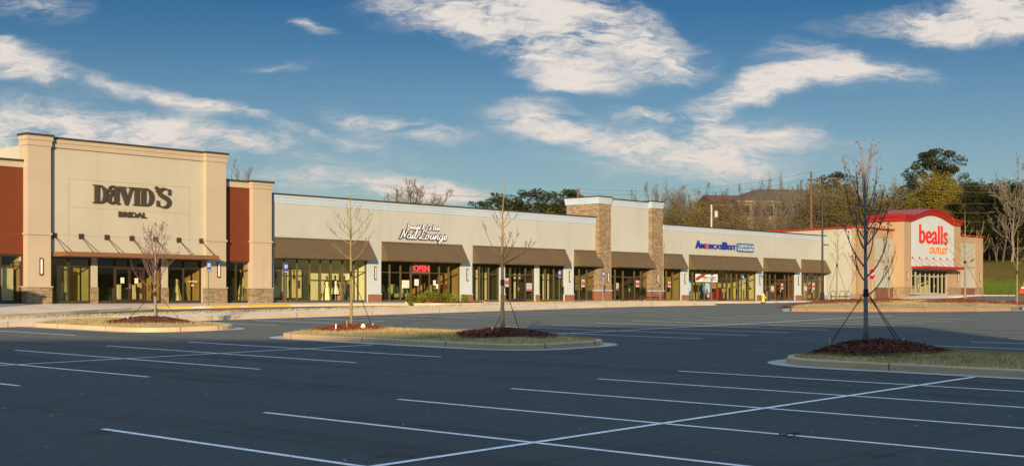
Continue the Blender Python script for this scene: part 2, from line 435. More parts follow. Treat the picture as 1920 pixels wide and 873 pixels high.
# ---------------------------------------------------------------- ground, lot, lines
def build_ground():
    mb = MB()
    us = list(np.arange(-420, -60, 30))+list(np.arange(-60, 320, 5))+list(np.arange(320, 800, 30))+[1100, 1800, 2600]
    vs = [-1500, -800]+list(np.arange(-420, -60, 30))+list(np.arange(-60, 300, 5))+list(np.arange(300, 800, 30))+[1100, 1800, 2600]
    us = [-2200, -1200]+us
    mb.grid([[(u, v, terrain(u, v)) for u in us] for v in vs])
    m, nt, b, pos = new_mat('meadow')
    sx = nt.add('ShaderNodeSeparateXYZ'); nt.link(pos, sx.inputs[0])
    n = nt.noise(pos, .25, 6, .65); f = nt.noise(pos, 2.2, 5, .75)
    dry = nt.ramp(f, [(.3, (.06, .042, .006)), (.7, (.19, .125, .022))])
    grn = nt.ramp(f, [(.3, (.06, .085, .005)), (.7, (.17, .20, .014))])
    # the mown lower bank is green, the upper bank dormant
    h = nt.math('ADD', sx.outputs[2], nt.math('MULTIPLY', nt.math('SUBTRACT', n, .5), 1.2))
    t = nt.add('ShaderNodeMapRange'); nt.link(h, t.inputs[0]); t.inputs[1].default_value = 2.0; t.inputs[2].default_value = 2.5
    nt.link(nt.mix(t.outputs[0], grn, nt.mix(nt.ramp(n, [(.45, (0, 0, 0)), (.7, (1, 1, 1))]), dry, (.07, .085, .018))), b.inputs['Base Color'])
    b.inputs['Roughness'].default_value = 1; b.inputs['Specular IOR Level'].default_value = .1
    structure('ground', mb, m, None, True)
    lot = MB()
    us = list(np.arange(-60, 168.1, 1.5)); vs = list(np.arange(-60, 90, 1.5))
    lot.grid([[(u, v, ground(u, v)) for u in us] for v in vs])
    structure('parking_lot', lot, ASPH, 'dark asphalt parking lot', True)
build_ground()

def gquad(u, v, dz=.004):  # ground as the lot mesh interpolates it, lifted
    a = math.floor((u+60)/1.5)*1.5-60; b = math.floor((v+60)/1.5)*1.5-60
    fu = (u-a)/1.5; fv = (v-b)/1.5
    z = (ground(a, b)*(1-fu)*(1-fv)+ground(a+1.5, b)*fu*(1-fv)+ground(a, b+1.5)*(1-fu)*fv+ground(a+1.5, b+1.5)*fu*fv)
    return (u, v, z+dz)
def strip(mb, a, b, w, dz=.005, mi=0):
    a = Vector(a); b = Vector(b); d = (b-a); L = d.length; d.normalize(); n = Vector((-d.y, d.x))*w/2
    k = max(1, int(L/.75)); rows = []
    for i in range(k+1):
        p = a+d*L*i/k
        rows.append([gquad(p.x-n.x, p.y-n.y, dz), gquad(p.x+n.x, p.y+n.y, dz)])
    mb.grid(rows, mi)
def build_lines():
    mb = MB(); r = random.Random(3)
    def row(v, us, c0, c1, half=5.45, lo=None, hi=None):
        strip(mb, (c0, v), (c1, v), .115, .009)
        for u in us: strip(mb, (u+r.uniform(-.03, .03), v-half if lo is None else lo), (u, v+half+r.uniform(-.1, .1) if hi is None else hi), .105, .005)
    row(10.85, [9.9-2.82*k for k in range(5)][::-1]+[12.7+2.82*k for k in range(5)], -4, 26.6)
    row(10.85, [37.2+2.85*k for k in range(9)], 34, 60, 5.6)
    row(29.0, [12.6+2.84*k-2.84*3 for k in range(8)], 2, 26.6, 5.4)
    row(29.2, [36.1+2.82*k for k in range(9)], 33.6, 61.5, 5.5)
    for k in range(10): strip(mb, (33.8+2.93*k, 42.5), (33.8+2.93*k, 47.9), .10, .005)
    for k in range(3): strip(mb, (23.9-2.9*k, 41.0), (23.9-2.9*k, 46.2), .10, .005)
    structure('parking_lines', mb, PAINT, 'white painted stall lines')
build_lines()

# ---------------------------------------------------------------- kerbs and islands
def rrect(u0, u1, v0, v1, r, d, n=7):
    u0 += d; u1 -= d; v0 += d; v1 -= d; r = max(.02, r-d); r = min(r, (u1-u0)/2-.001, (v1-v0)/2-.001)
    pts = []
    def seg(a, b, k):
        for i in range(k): pts.append((a[0]+(b[0]-a[0])*i/k, a[1]+(b[1]-a[1])*i/k))
    def arc(cx, cy, a0):
        for i in range(n): a = a0+math.pi/2*i/n; pts.append((cx+r*math.cos(a), cy+r*math.sin(a)))
    seg((u0+r, v0), (u1-r, v0), 14); arc(u1-r, v0+r, -math.pi/2)
    seg((u1, v0+r), (u1, v1-r), 14); arc(u1-r, v1-r, 0)
    seg((u1-r, v1), (u0+r, v1), 14); arc(u0+r, v1-r, math.pi/2)
    seg((u0, v1-r), (u0, v0+r), 14); arc(u0+r, v0+r, math.pi)
    return pts
def poly_inset(poly, d):
    n = len(poly); out = []
    for i in range(n):
        a, b, c = Vector(poly[i-1]), Vector(poly[i]), Vector(poly[(i+1) % n])
        n1 = Vector((-(b-a).y, (b-a).x)).normalized(); n2 = Vector((-(c-b).y, (c-b).x)).normalized()
        m = (n1+n2); m = m.normalized() if m.length > 1e-6 else n1
        out.append(tuple(b+m*d/max(.5, m.dot(n1))))
    return out
def densify(poly, step):
    out = []
    for i in range(len(poly)):
        a = Vector(poly[i]); b = Vector(poly[(i+1) % len(poly)]); k = max(1, int((b-a).length/step))
        for j in range(k): out.append(tuple(a+(b-a)*j/k))
    return out
def seg_dist(poly, p):
    P = np.asarray(poly); Q = np.roll(P, -1, 0); d = Q-P
    t = np.clip(((p-P)*d).sum(1)/np.maximum(1e-9, (d*d).sum(1)), 0, 1)
    return np.sqrt((((P+d*t[:, None])-p)**2).sum(1)).min()
def inside(poly, x, y):
    c = False; n = len(poly)
    for i in range(n):
        x1, y1 = poly[i]; x2, y2 = poly[i-1]
        if (y1 > y) != (y2 > y) and x < (x2-x1)*(y-y1)/(y2-y1)+x1: c = not c
    return c
class Island:
    """kerb ring with a gutter apron, crowned turf inside"""
    def __init__(s, rings, kh, crown, half, kmat=None, base=None, gutter=True):
        s.kh, s.crown, s.half = kh, crown, half; s.base = base or ground
        s.out = rings(0); s.inn = rings(.16); n = len(s.out)
        kb = MB(); acc = 0; nxt = 1.5
        gutr = rings(-.45)
        def P(p, z): return (p[0], p[1], s.base(*p)+z)
        prof = [(0, -.06), (0, kh-.03), (.03, kh), (.16, kh), (.165, kh-.08)]
        rr = [rings(d) for d, _ in prof]
        for i in range(n):
            j = (i+1) % n
            L = (Vector(s.out[j])-Vector(s.out[i])).length; acc += L; mi = 0
            for k in range(len(prof)-1):
                kb.face([P(rr[k][i], prof[k][1]), P(rr[k][j], prof[k][1]), P(rr[k+1][j], prof[k+1][1]), P(rr[k+1][i], prof[k+1][1])])
            if acc > nxt:     # contraction joint: a dark sealed slot 2 mm proud
                nxt = acc+3.0
                a = Vector(s.out[i]); b = Vector(s.out[j]); t = (b-a).normalized(); nrm = Vector((t.y, -t.x))
                c = (a+b)/2; z = s.base(*c)
                kb.obox((c.x+nrm.x*-.08, c.y+nrm.y*-.08, z+kh/2-.02), (t.x*.012, t.y*.012, 0), (nrm.x*.084, nrm.y*.084, 0), (0, 0, kh/2+.022), 1)
        s.kerb = structure('kerb', kb, [kmat or KERB, JOINT])
        if gutter:
            g = MB()
            for i in range(n):
                j = (i+1) % n
                g.face([gquad(*gutr[i], .012), gquad(*gutr[j], .012), gquad(*s.out[j], .016), gquad(*s.out[i], .016)])
            structure('gutter', g, GUT)
        s.rings = rings
    def z(s, u, v):
        d = seg_dist(s.out, np.array([u, v])); t = min(1, max(0, (d-.16)/s.half))
        return s.base(u, v)+s.kh-.03+s.crown*(1-(1-t)**2)
    def turf(s, blades, m=None, seed=1, avoid=(), hh=.06, surf=None):
        mb = MB(); ds = [.16, .4, .8, 1.3]+[x for x in (1.8, 2.4, 3.0) if x < s.half]; rows = []
        ds = [d for d in ds if d < s.half]+[s.half*.98]
        for d in ds:
            rows.append([(p[0], p[1], s.z(*p)) for p in s.rings(d)])
        mb.grid(rows, 0, True); mb.face(rows[-1])
        r = random.Random(seed); us = [p[0] for p in s.out]; vs = [p[1] for p in s.out]
        k = 0
        while k < blades:
            u = r.uniform(min(us), max(us)); v = r.uniform(min(vs), max(vs))
            if not inside(s.inn, u, v) or any((u-a)**2+(v-b)**2 < c*c*.8 for a, b, c in avoid): continue
            z = s.z(u, v); h = hh*r.uniform(.4, 1.4); a = r.uniform(0, 6.28); w = .008
            lx, ly = r.gauss(0, .03), r.gauss(0, .03)
            mb.face([(u-math.cos(a)*w, v-math.sin(a)*w, z-.01), (u+math.cos(a)*w, v+math.sin(a)*w, z-.01), (u+lx, v+ly, z+h)])
            k += 1
        return structure('grass', mb, m or TURF, None, False, 'stuff')
def mound(c, ru, rv, h, zf, m, seed, chips=1500, rot=0, cs=.05):
    """low heap of bark mulch with loose strands"""
    mb = MB(); r = random.Random(seed); rows = []
    ph = [r.uniform(0, 6.28) for _ in range(4)]
    def rad(a): return 1+.10*math.sin(2*a+ph[0])+.08*math.sin(3*a+ph[1])+.05*math.sin(5*a+ph[2])
    def P(t, a, extra=0):
        x = math.cos(a)*ru*t*rad(a); y = math.sin(a)*rv*t*rad(a)
        u = c[0]+x*math.cos(rot)-y*math.sin(rot); v = c[1]+x*math.sin(rot)+y*math.cos(rot)
        return (u, v, zf(u, v)+h*(1-t*t)**1.3*(.9+.2*math.sin(7*a+9*t))+.012-.03*(t > .97)+extra)
    for t in (1, .9, .78, .62, .45, .28, .12):
        rows.append([P(t, 2*math.pi*j/36, r.uniform(-.012, .012)) for j in range(36)])
    mb.grid(rows, 0, True); mb.face(rows[-1])
    for _ in range(chips):
        t = math.sqrt(r.random())*1.06; a = r.uniform(0, 6.28); p = Vector(P(min(1, t), a)); 
        if t > 1: x = Vector((p.x-c[0], p.y-c[1], 0))*(t-1); p += x
        d = Vector((r.gauss(0, 1), r.gauss(0, 1), r.gauss(0, .35))).normalized()*cs*r.uniform(.5, 1.4)
        w = Vector((-d.y, d.x, 0)).normalized()*.008
        q = p+Vector((0, 0, r.uniform(0, .02)))
        mb.face([q-d-w, q+d-w, q+d+w+Vector((0, 0, .012)), q-d+w+Vector((0, 0, .012))])
    return structure('mulch', mb, m, None, False, 'stuff')

TREE_A = (28.7, 43.45); TREE_B = (29.4, 33.1); TREE_C = (29.4, 26.35); TREE_D = (29.4, 14.65)
isl_b = Island(lambda d: rrect(27.2, 31.7, 23.6, 34.9, 1.5, d), .16, .17, 2.0)
isl_b.turf(13000, None, 1, [(*TREE_B, 1.3), (*TREE_C, 1.5)])
mound((TREE_B[0], TREE_B[1]), 1.15, 1.5, .11, isl_b.z, MULCHR, 4, 2200)
mound((TREE_C[0], TREE_C[1]), 1.2, 1.55, .16, isl_b.z, MULCH, 5, 2200)
isl_c = Island(lambda d: rrect(27.0, 31.7, 4.0, 16.1, 1.6, d), .17, .17, 2.0)
isl_c.turf(30000, None, 2, [(*TREE_D, 1.6)], .06)
mound((29.3, 14.4), 1.5, 1.6, .22, isl_c.z, MULCH, 6, 4200, 0, .06)
isl_a = Island(lambda d: rrect(26.4, 30.9, 40.5, 49.6, 1.6, d), .17, .16, 2.0)
isl_a.turf(9000, None, 3, [(*TREE_A, 1.3)])
mound((28.6, 43.6), 1.2, 2.1, .15, isl_a.z, MULCH, 8, 1800)
MED = lambda d: rrect(8, 77, 49.0, 53.2, .9, d)
isl_m = Island(MED, .21, .10, 1.6, PALEK, None, True)
med = MB()
rows = [[(p[0], p[1], isl_m.z(*p)) for p in MED(d)] for d in (.16, .6, 1.2, 1.65)]
med.grid(rows, 0, True); med.face(rows[-1])
structure('median_walk', med, CONC)
gm = MB(); r_ = random.Random(12)
for k in range(9000):
    u = r_.uniform(9, 76); v = r_.gauss(51.5+.35*math.sin(u*.4), .45)
    if not inside(isl_m.inn, u, v): continue
    z = isl_m.z(u, v); a = r_.uniform(0, 6.28); w = .03
    gm.face([(u-math.cos(a)*w, v-math.sin(a)*w, z-.005), (u+math.cos(a)*w, v+math.sin(a)*w, z-.005), (u+r_.gauss(0, .04), v+r_.gauss(0, .04), z+r_.uniform(.03, .11))])
structure('grass', gm, TURF, None, False, 'stuff')
# far island in front of the outlet store
ISD = densify([gp(1484, 584), gp(1600, 584.6), gp(1760, 584.4), gp(1895, 582.6), gp(1914, 580.5), gp(1912, 576), gp(1900, 571.5), gp(1760, 570.5), gp(1600, 570.5), gp(1520, 573), gp(1482, 580)], 1.5)
isl_d = Island(lambda d: poly_inset(ISD, d), .20, .16, 3.0, CLAY)
isl_d.turf(9000, None, 9, (), .09)
ISE = densify([gp(1916, 581.5), gp(2100, 577), gp(2100, 566), gp(1918, 571), gp(1913, 577)], 1.5)
isl_e = Island(lambda d: poly_inset(ISE, d), .18, .12, 2.5, CLAY)
isl_e.turf(2500, None, 19, (), .09)

# ---------------------------------------------------------------- sidewalks
def sidewalk(stations, name='sidewalk', m=CONC):
    """stations: (wall u, wall v, wall z, kerb u, kerb v, kerb top above ground)"""
    mb = MB(); top = []; lip = []; bot = []
    for wu, wv, wz, ku, kv, kh in stations:
        zk = ground(ku, kv)+kh
        top.append([(wu, wv, wz)]+[(wu+(ku-wu)*t, wv+(kv-wv)*t, wz+(zk-wz)*t) for t in (.33, .66, .96)])
        e = (ku, kv, zk); lip.append(e); bot.append((ku, kv-.01, ground(ku, kv)-.08))
        top[-1].append(e)
    mb.grid(top); mb.grid([lip, bot])
    for i in range(2, len(stations), 2):
        a = Vector(top[i][0]); b = Vector(top[i][-1])
        mb.face([a+Vector((-.01, 0, .003)), a+Vector((.01, 0, .003)), b+Vector((.01, 0, .003)), b+Vector((-.01, 0, .003))], 1)
    o = structure(name, mb, [m, JOINT]); return top
st = []
for u, kv in ((20, 54.5), (25, 57.0), (31, 59.6), (34, 61.0), (36.1, 62.1), (38.5, 63.6), (41.5, 65.2), (43.5, 66.0)):
    st.append((u, 69.95, -.385, u, kv, .15))
u = 46.5
while u < 131.5:
    kv = 65.6
    if 70 < u < 83: kv = 65.6-3.0*min(1, (u-70)/1.5, (83-u)/1.5)
    if u > 118: kv = 65.6-2.5*ss(118, 131, u)
    st.append((u, 70.09, -.385, u, kv, .14)); u += 1.5
SWTOP = sidewalk(st)
def swz(u, v):
    """sidewalk surface height"""
    for i in range(len(st)-1):
        if st[i][0] <= u <= st[i+1][0] or i == len(st)-2:
            f = (u-st[i][0])/(st[i+1][0]-st[i][0]); kv = st[i][4]*(1-f)+st[i+1][4]*f
            kz = ground(u, kv)+.145; t = max(0, min(1, (70.09-v)/(70.09-kv)))
            return -.385*(1-t)+kz*t
def ofl(u): return -.50+.75*ss(132.5, 146, u)          # paving level along the outlet store
st2 = [(u, 66.55 if not 139 < u < 156 else 66.55, ofl(u), u+(-2 if u < 140 else 0), 61.5-2.0*ss(136, 142, u)+3*ss(150, 158, u), .12) for u in np.arange(131.5, 167, 1.5)]
sidewalk(st2)
yl = MB()
for a, b in ((286, 386), (392, 450), (462, 543), (1060, 1089), (1115, 1138), (1208, 1262), (1266, 1300), (1385, 1414)):
    u0 = U(a, 65.7); u1 = U(b, 65.7); k = max(2, int(u1-u0))
    rows = []
    for i in range(k+1):
        u = u0+(u1-u0)*i/k
        kv = np.interp(u, [x[0] for x in st], [x[4] for x in st]); z = ground(u, kv)+.145
        rows.append([(u, kv+.75, z+.012+.01), (u, kv-.006, z+.006), (u, kv-.014, z-.10)])
    yl.grid(rows)
structure('yellow_kerb_paint', yl, YEL)
rp = MB(); strip(rp, gp(384, 580), gp(490, 579), 2.6, .008); structure('red_lane_paint', rp, REDP)
# ---------------------------------------------------------------- building materials
CREAM = stucco('cream_stucco', (0.449, 0.436, 0.3597))
BUFF = stucco('buff_stucco', (0.453, 0.384, 0.2878))
PEACH = stucco('peach_stucco', (0.382, 0.277, 0.1744))
CREAMP = stucco('pale_cream_stucco', (0.435, 0.457, 0.4306))
IVORY = stucco('ivory_stucco', (0.365, 0.383, 0.3447))
WHITE = stucco('white_stucco', (0.476, 0.545, 0.5717))
WHITER = stucco('white_trim', (0.423, 0.528, 0.6450))
RUST = stucco('rust_stucco', (0.153, 0.040, 0.0158))
BRICK = masonry('red_brick', .22, .075, (.30, .105, .06), (.22, .075, .045), (.34, .25, .19), .010)
BROWNB = masonry('brown_brick', .22, .075, (.20, .085, .055), (.16, .065, .045), (.20, .12, .09), .008)
STONE = masonry('ledge_stone', .46, .16, (.33, .245, .145), (.17, .12, .078), (.10, .085, .06), .010, .05, (.34, .30, .24))
BRONZE = mat('bronze_metal', (.050, .036, .024), .45, .1, 3, spec=.5)
FRAMEM = mat('olive_bronze_frame', (.105, .080, .040), .4, .1, 3, spec=.5)
DOORM = mat('dark_brown_door', (.045, .022, .018), .45, .1, 3)
SILVER = mat('silver_metal', (.50, .49, .46), .4, .08, 3, metal=.4)
COPING = mat('coping_metal', (.055, .042, .030), .5, .1, 2)
AWN = mat('brown_awning_metal', (0.114, 0.082, 0.0408), .55, .08, .8, spec=.4)
REDM = mat('red_metal', (0.319, 0.019, 0.0140), .45, .06, .8)
LAMPD = mat('lamp_diffuser', (.80, .78, .72), .5, .03, 3)
ROOFM = mat('roof_membrane', (.35, .34, .32), .9)
GLASS = glass_mat('tinted_glass', (.74, .75, .58))
GLASSC = glass_mat('clear_glass', (.93, .95, .84))
I_GRN = mat('sage_paint', (.60, .60, .40), .9, .08, .6)
I_YEL = mat('straw_paint', (.60, .56, .26), .9, .08, .6)
I_TAN = mat('tan_paint', (.36, .24, .10), .9, .08, .6)
I_RED = mat('maroon_paint', (.16, .05, .035), .9, .1, .6)
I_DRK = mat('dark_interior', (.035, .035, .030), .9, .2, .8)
I_FLR = mat('shop_floor', (.22, .20, .16), .6, .15, .8)
I_STUD = mat('pale_stud', (.70, .72, .58), .8, .05, 2)
I_WHT = mat('white_interior', (.70, .68, .60), .9, .05, 2)

FL = -.376   # shop floor level
def panel_wall(mb, u0, u1, z0, z1, v, thick, mi=0): mb.box(u0, u1, v, v+thick, z0, z1, mi)

def wall_lamp(parent, u, v, z0=1.22, z1=2.18, w=.13):
    m = MB(); m.box(u-w/2, u+w/2, v-.10, v-.002, z0, z0+.07); m.box(u-w/2, u+w/2, v-.10, v-.002, z1-.07, z1)
    m.box(u-w/2, u-w/2+.018, v-.10, v-.002, z0+.07, z1-.07); m.box(u+w/2-.018, u+w/2, v-.10, v-.002, z0+.07, z1-.07)
    o = m.build('wall_lamp', BRONZE, parent)
    d = MB(); d.box(u-w/2+.02, u+w/2-.02, v-.106, v-.006, z0+.072, z1-.072); d.build('diffuser', LAMPD, o)
    return o

def storefront(parent, us, v, z0, zt, z1, doors=(), fm=None, gm=None, depth=.16, bw=.055, dm=None):
    """glazed bay: mullions at us, transom bar at zt; doors = index pairs of mullions that hold a pair of leaves"""
    fm = fm or FRAMEM; gm = gm or GLASS; dm = dm or DOORM
    yb = v+.10; m = MB(); b2 = bw/2
    dspan = [(us[a], us[b]) for a, b in doors]
    for i, u in enumerate(us):
        if any(a < u < b for a, b in dspan): m.box(u-b2, u+b2, yb, yb+depth, zt+b2, z1-.10)
        else: m.box(u-b2, u+b2, yb, yb+depth, z0+.09, z1-.10)
    for i in range(len(us)-1):
        a, b = us[i]+b2, us[i+1]-b2
        m.box(a, b, yb+.02, yb+depth-.02, zt-b2, zt+b2)
        if not any(x <= us[i] and us[i+1] <= y for x, y in dspan): m.box(a, b, yb+.01, yb+depth-.01, z0+.09, z0+.15)
    m.box(us[0]-b2, us[-1]+b2, yb-.01, yb+depth+.01, z1-.10, z1)
    last = us[0]-b2
    for a, b in dspan+[(us[-1]+b2, None)]:
        e = a if b is not None else us[-1]+b2
        if e-last > .02: m.box(last, e, yb-.012, yb+depth+.012, z0, z0+.09)
        if b is not None: last = b
    fr = m.build('window', fm, parent)
    g = MB(); gy = yb+depth*.5
    for i in range(len(us)-1):
        a, b = us[i]+b2, us[i+1]-b2
        g.face([(a, gy, zt+b2), (b, gy, zt+b2), (b, gy, z1-.10), (a, gy, z1-.10)])
        if not any(x <= us[i] and us[i+1] <= y for x, y in dspan):
            g.face([(a, gy, z0+.15), (b, gy, z0+.15), (b, gy, zt-b2), (a, gy, zt-b2)])
    g.build('glass', gm, fr)
    for a, b in dspan:
        mid = (a+b)/2
        for (p, q, hs) in ((a+b2+.006, mid-.006, 1), (mid+.006, b-b2-.006, -1)):
            d = MB(); s = .075; zz0 = z0+.012; zz1 = zt-b2-.008
            d.box(p, p+s, yb+.03, yb+.085, zz0, zz1); d.box(q-s, q, yb+.03, yb+.085, zz0, zz1)
            d.box(p+s, q-s, yb+.032, yb+.083, zz1-.10, zz1); d.box(p+s, q-s, yb+.032, yb+.083, zz0, zz0+.22)
            o = d.build('door', dm, parent)
            gg = MB(); gg.face([(p+s, yb+.06, zz0+.22), (q-s, yb+.06, zz0+.22), (q-s, yb+.06, zz1-.10), (p+s, yb+.06, zz1-.10)])
            gg.build('glass', gm, o)
            h = MB(); hx = q-s/2 if hs > 0 else p+s/2
            h.tube([(hx, yb+.03, z0+.85), (hx, yb-.03, z0+.87), (hx, yb-.03, z0+1.13), (hx, yb+.03, z0+1.15)], .008, 6)
            h.build('handle', SILVER, o)
    return fr

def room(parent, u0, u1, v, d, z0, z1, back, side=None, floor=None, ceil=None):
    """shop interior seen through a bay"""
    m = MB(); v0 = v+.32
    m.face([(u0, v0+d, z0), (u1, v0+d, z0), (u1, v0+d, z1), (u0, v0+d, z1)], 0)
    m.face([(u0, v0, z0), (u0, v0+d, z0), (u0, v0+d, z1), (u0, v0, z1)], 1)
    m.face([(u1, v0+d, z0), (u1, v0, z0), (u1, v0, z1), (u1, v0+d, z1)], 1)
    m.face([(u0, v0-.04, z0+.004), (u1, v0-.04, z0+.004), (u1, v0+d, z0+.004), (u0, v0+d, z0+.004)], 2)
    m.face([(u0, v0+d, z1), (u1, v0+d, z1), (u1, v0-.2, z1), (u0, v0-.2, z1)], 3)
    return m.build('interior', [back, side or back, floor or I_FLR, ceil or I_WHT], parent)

def awning(parent, u0, u1, v, zt, zb, p, seam=.42):
    m = MB()
    A, B = (u0, v-.02, zt), (u1, v-.02, zt); C, D = (u0, v-p, zb), (u1, v-p, zb)
    c, d = (u0, v-p, zb-.09), (u1, v-p, zb-.09); a, b = (u0, v-.02, zb-.09), (u1, v-.02, zb-.09)
    m.face([C, D, B, A]); m.face([c, d, D, C]); m.face([a, c, C, A]); m.face([d, b, B, D]); m.face([b, d, c, a])
    n = max(2, round((u1-u0)/seam)); L = Vector((0, -p+.02, zb-zt)); nrm = Vector((0, zb-zt, p-.02)).normalized()
    if nrm.z < 0: nrm = -nrm
    for i in range(n+1):
        u = u0+.02+(u1-u0-.04)*i/n
        m.obox(Vector((u, v-.02, zt))+L*.5+nrm*.018, (.016, 0, 0), L*.497, nrm*.02)
    m.box(u0-.01, u1+.01, v-.07, v-.002, zt-.03, zt+.05)
    return m.build('awning', AWN, parent)

def text_mesh(name, body, u0, u1, z0, z1, v, m, parent, ext=.05, bold=0, shear=0, keep=False, n=(0, -1)):
    """raised letters filling the box u0..u1, z0..z1 on a wall facing -y"""
    cu = bpy.data.curves.new(name, 'FONT'); cu.body = body; cu.size = 1; cu.extrude = .02; cu.offset = bold; cu.shear = shear
    cu.resolution_u = 4; cu.align_x = 'CENTER'
    t = bpy.data.objects.new(name, cu); COL.objects.link(t)
    bpy.context.view_layer.update()
    me = bpy.data.meshes.new_from_object(t.evaluated_get(bpy.context.evaluated_depsgraph_get()))
    bpy.data.objects.remove(t); bpy.data.curves.remove(cu)
    co = np.empty(len(me.vertices)*3, np.float32); me.vertices.foreach_get('co', co); co = co.reshape(-1, 3)
    lo, hi = co.min(0), co.max(0)
    o = np.empty_like(co)
    o[:, 0] = u0+(co[:, 0]-lo[0])/(hi[0]-lo[0])*(u1-u0)
    o[:, 2] = z0+(co[:, 1]-lo[1])/(hi[1]-lo[1])*(z1-z0)
    o[:, 1] = v-.004-ext*(co[:, 2]-lo[2])/max(1e-6, hi[2]-lo[2])
    me.vertices.foreach_set('co', o.ravel()); me.materials.clear(); me.materials.append(m); me.update()
    ob = bpy.data.objects.new(name, me); COL.objects.link(ob); adopt(ob, parent)
    return ob

def shape_mesh(name, pieces, tf, m, parent, ext, v):
    """extruded 2D outlines (each an outline plus holes), tf maps glyph units to (u, z)"""
    allv, allf = [], []
    for k, loops in enumerate(pieces):
        cu = bpy.data.curves.new('glyph', 'CURVE'); cu.dimensions = '2D'; cu.fill_mode = 'BOTH'; cu.extrude = .5
        for lp in loops:
            sp = cu.splines.new('POLY'); sp.points.add(len(lp)-1); sp.use_cyclic_u = True
            for i, p in enumerate(lp): sp.points[i].co = (*p, 0, 1)
        t = bpy.data.objects.new('glyph', cu); COL.objects.link(t); bpy.context.view_layer.update()
        me = bpy.data.meshes.new_from_object(t.evaluated_get(bpy.context.evaluated_depsgraph_get()))
        b = len(allv)
        for vt in me.vertices:
            u, z = tf(vt.co.x, vt.co.y); allv.append((u, v-.004-(ext+.003*(k % 3))*(vt.co.z+.5), z))
        for f in me.polygons: allf.append([b+i for i in f.vertices])
        bpy.data.objects.remove(t); bpy.data.curves.remove(cu); bpy.data.meshes.remove(me)
    me = bpy.data.meshes.new(name); me.from_pydata(allv, [], allf); me.materials.append(m); me.update()
    o = bpy.data.objects.new(name, me); COL.objects.link(o); adopt(o, parent); return o
def arcp(cx, cy, rx, ry, a0, a1, n=16): return [(cx+rx*math.cos(R(a0+(a1-a0)*i/n)), cy+ry*math.sin(R(a0+(a1-a0)*i/n))) for i in range(n+1)]
def catmull(pts, k=6):
    P = [Vector(p) for p in pts]; out = []
    for i in range(len(P)-1):
        p0, p1, p2, p3 = P[max(0, i-1)], P[i], P[i+1], P[min(len(P)-1, i+2)]
        for j in range(k):
            t = j/k; out.append(.5*((2*p1)+(p2-p0)*t+(2*p0-5*p1+4*p2-p3)*t*t+(3*p1-p0-3*p2+p3)*t**3))
    out.append(P[-1]); return out
def ribbon(pts, ws, k=6):
    c = catmull(pts, k); n = len(c); L, Rr = [], []
    for i, p in enumerate(c):
        d = (c[min(n-1, i+1)]-c[max(0, i-1)]); d.normalize(); nn = Vector((-d.y, d.x))
        w = np.interp(i/(n-1)*(len(ws)-1), range(len(ws)), ws)/2
        L.append(tuple(p+nn*w)); Rr.append(tuple(p-nn*w))
    return L+Rr[::-1]

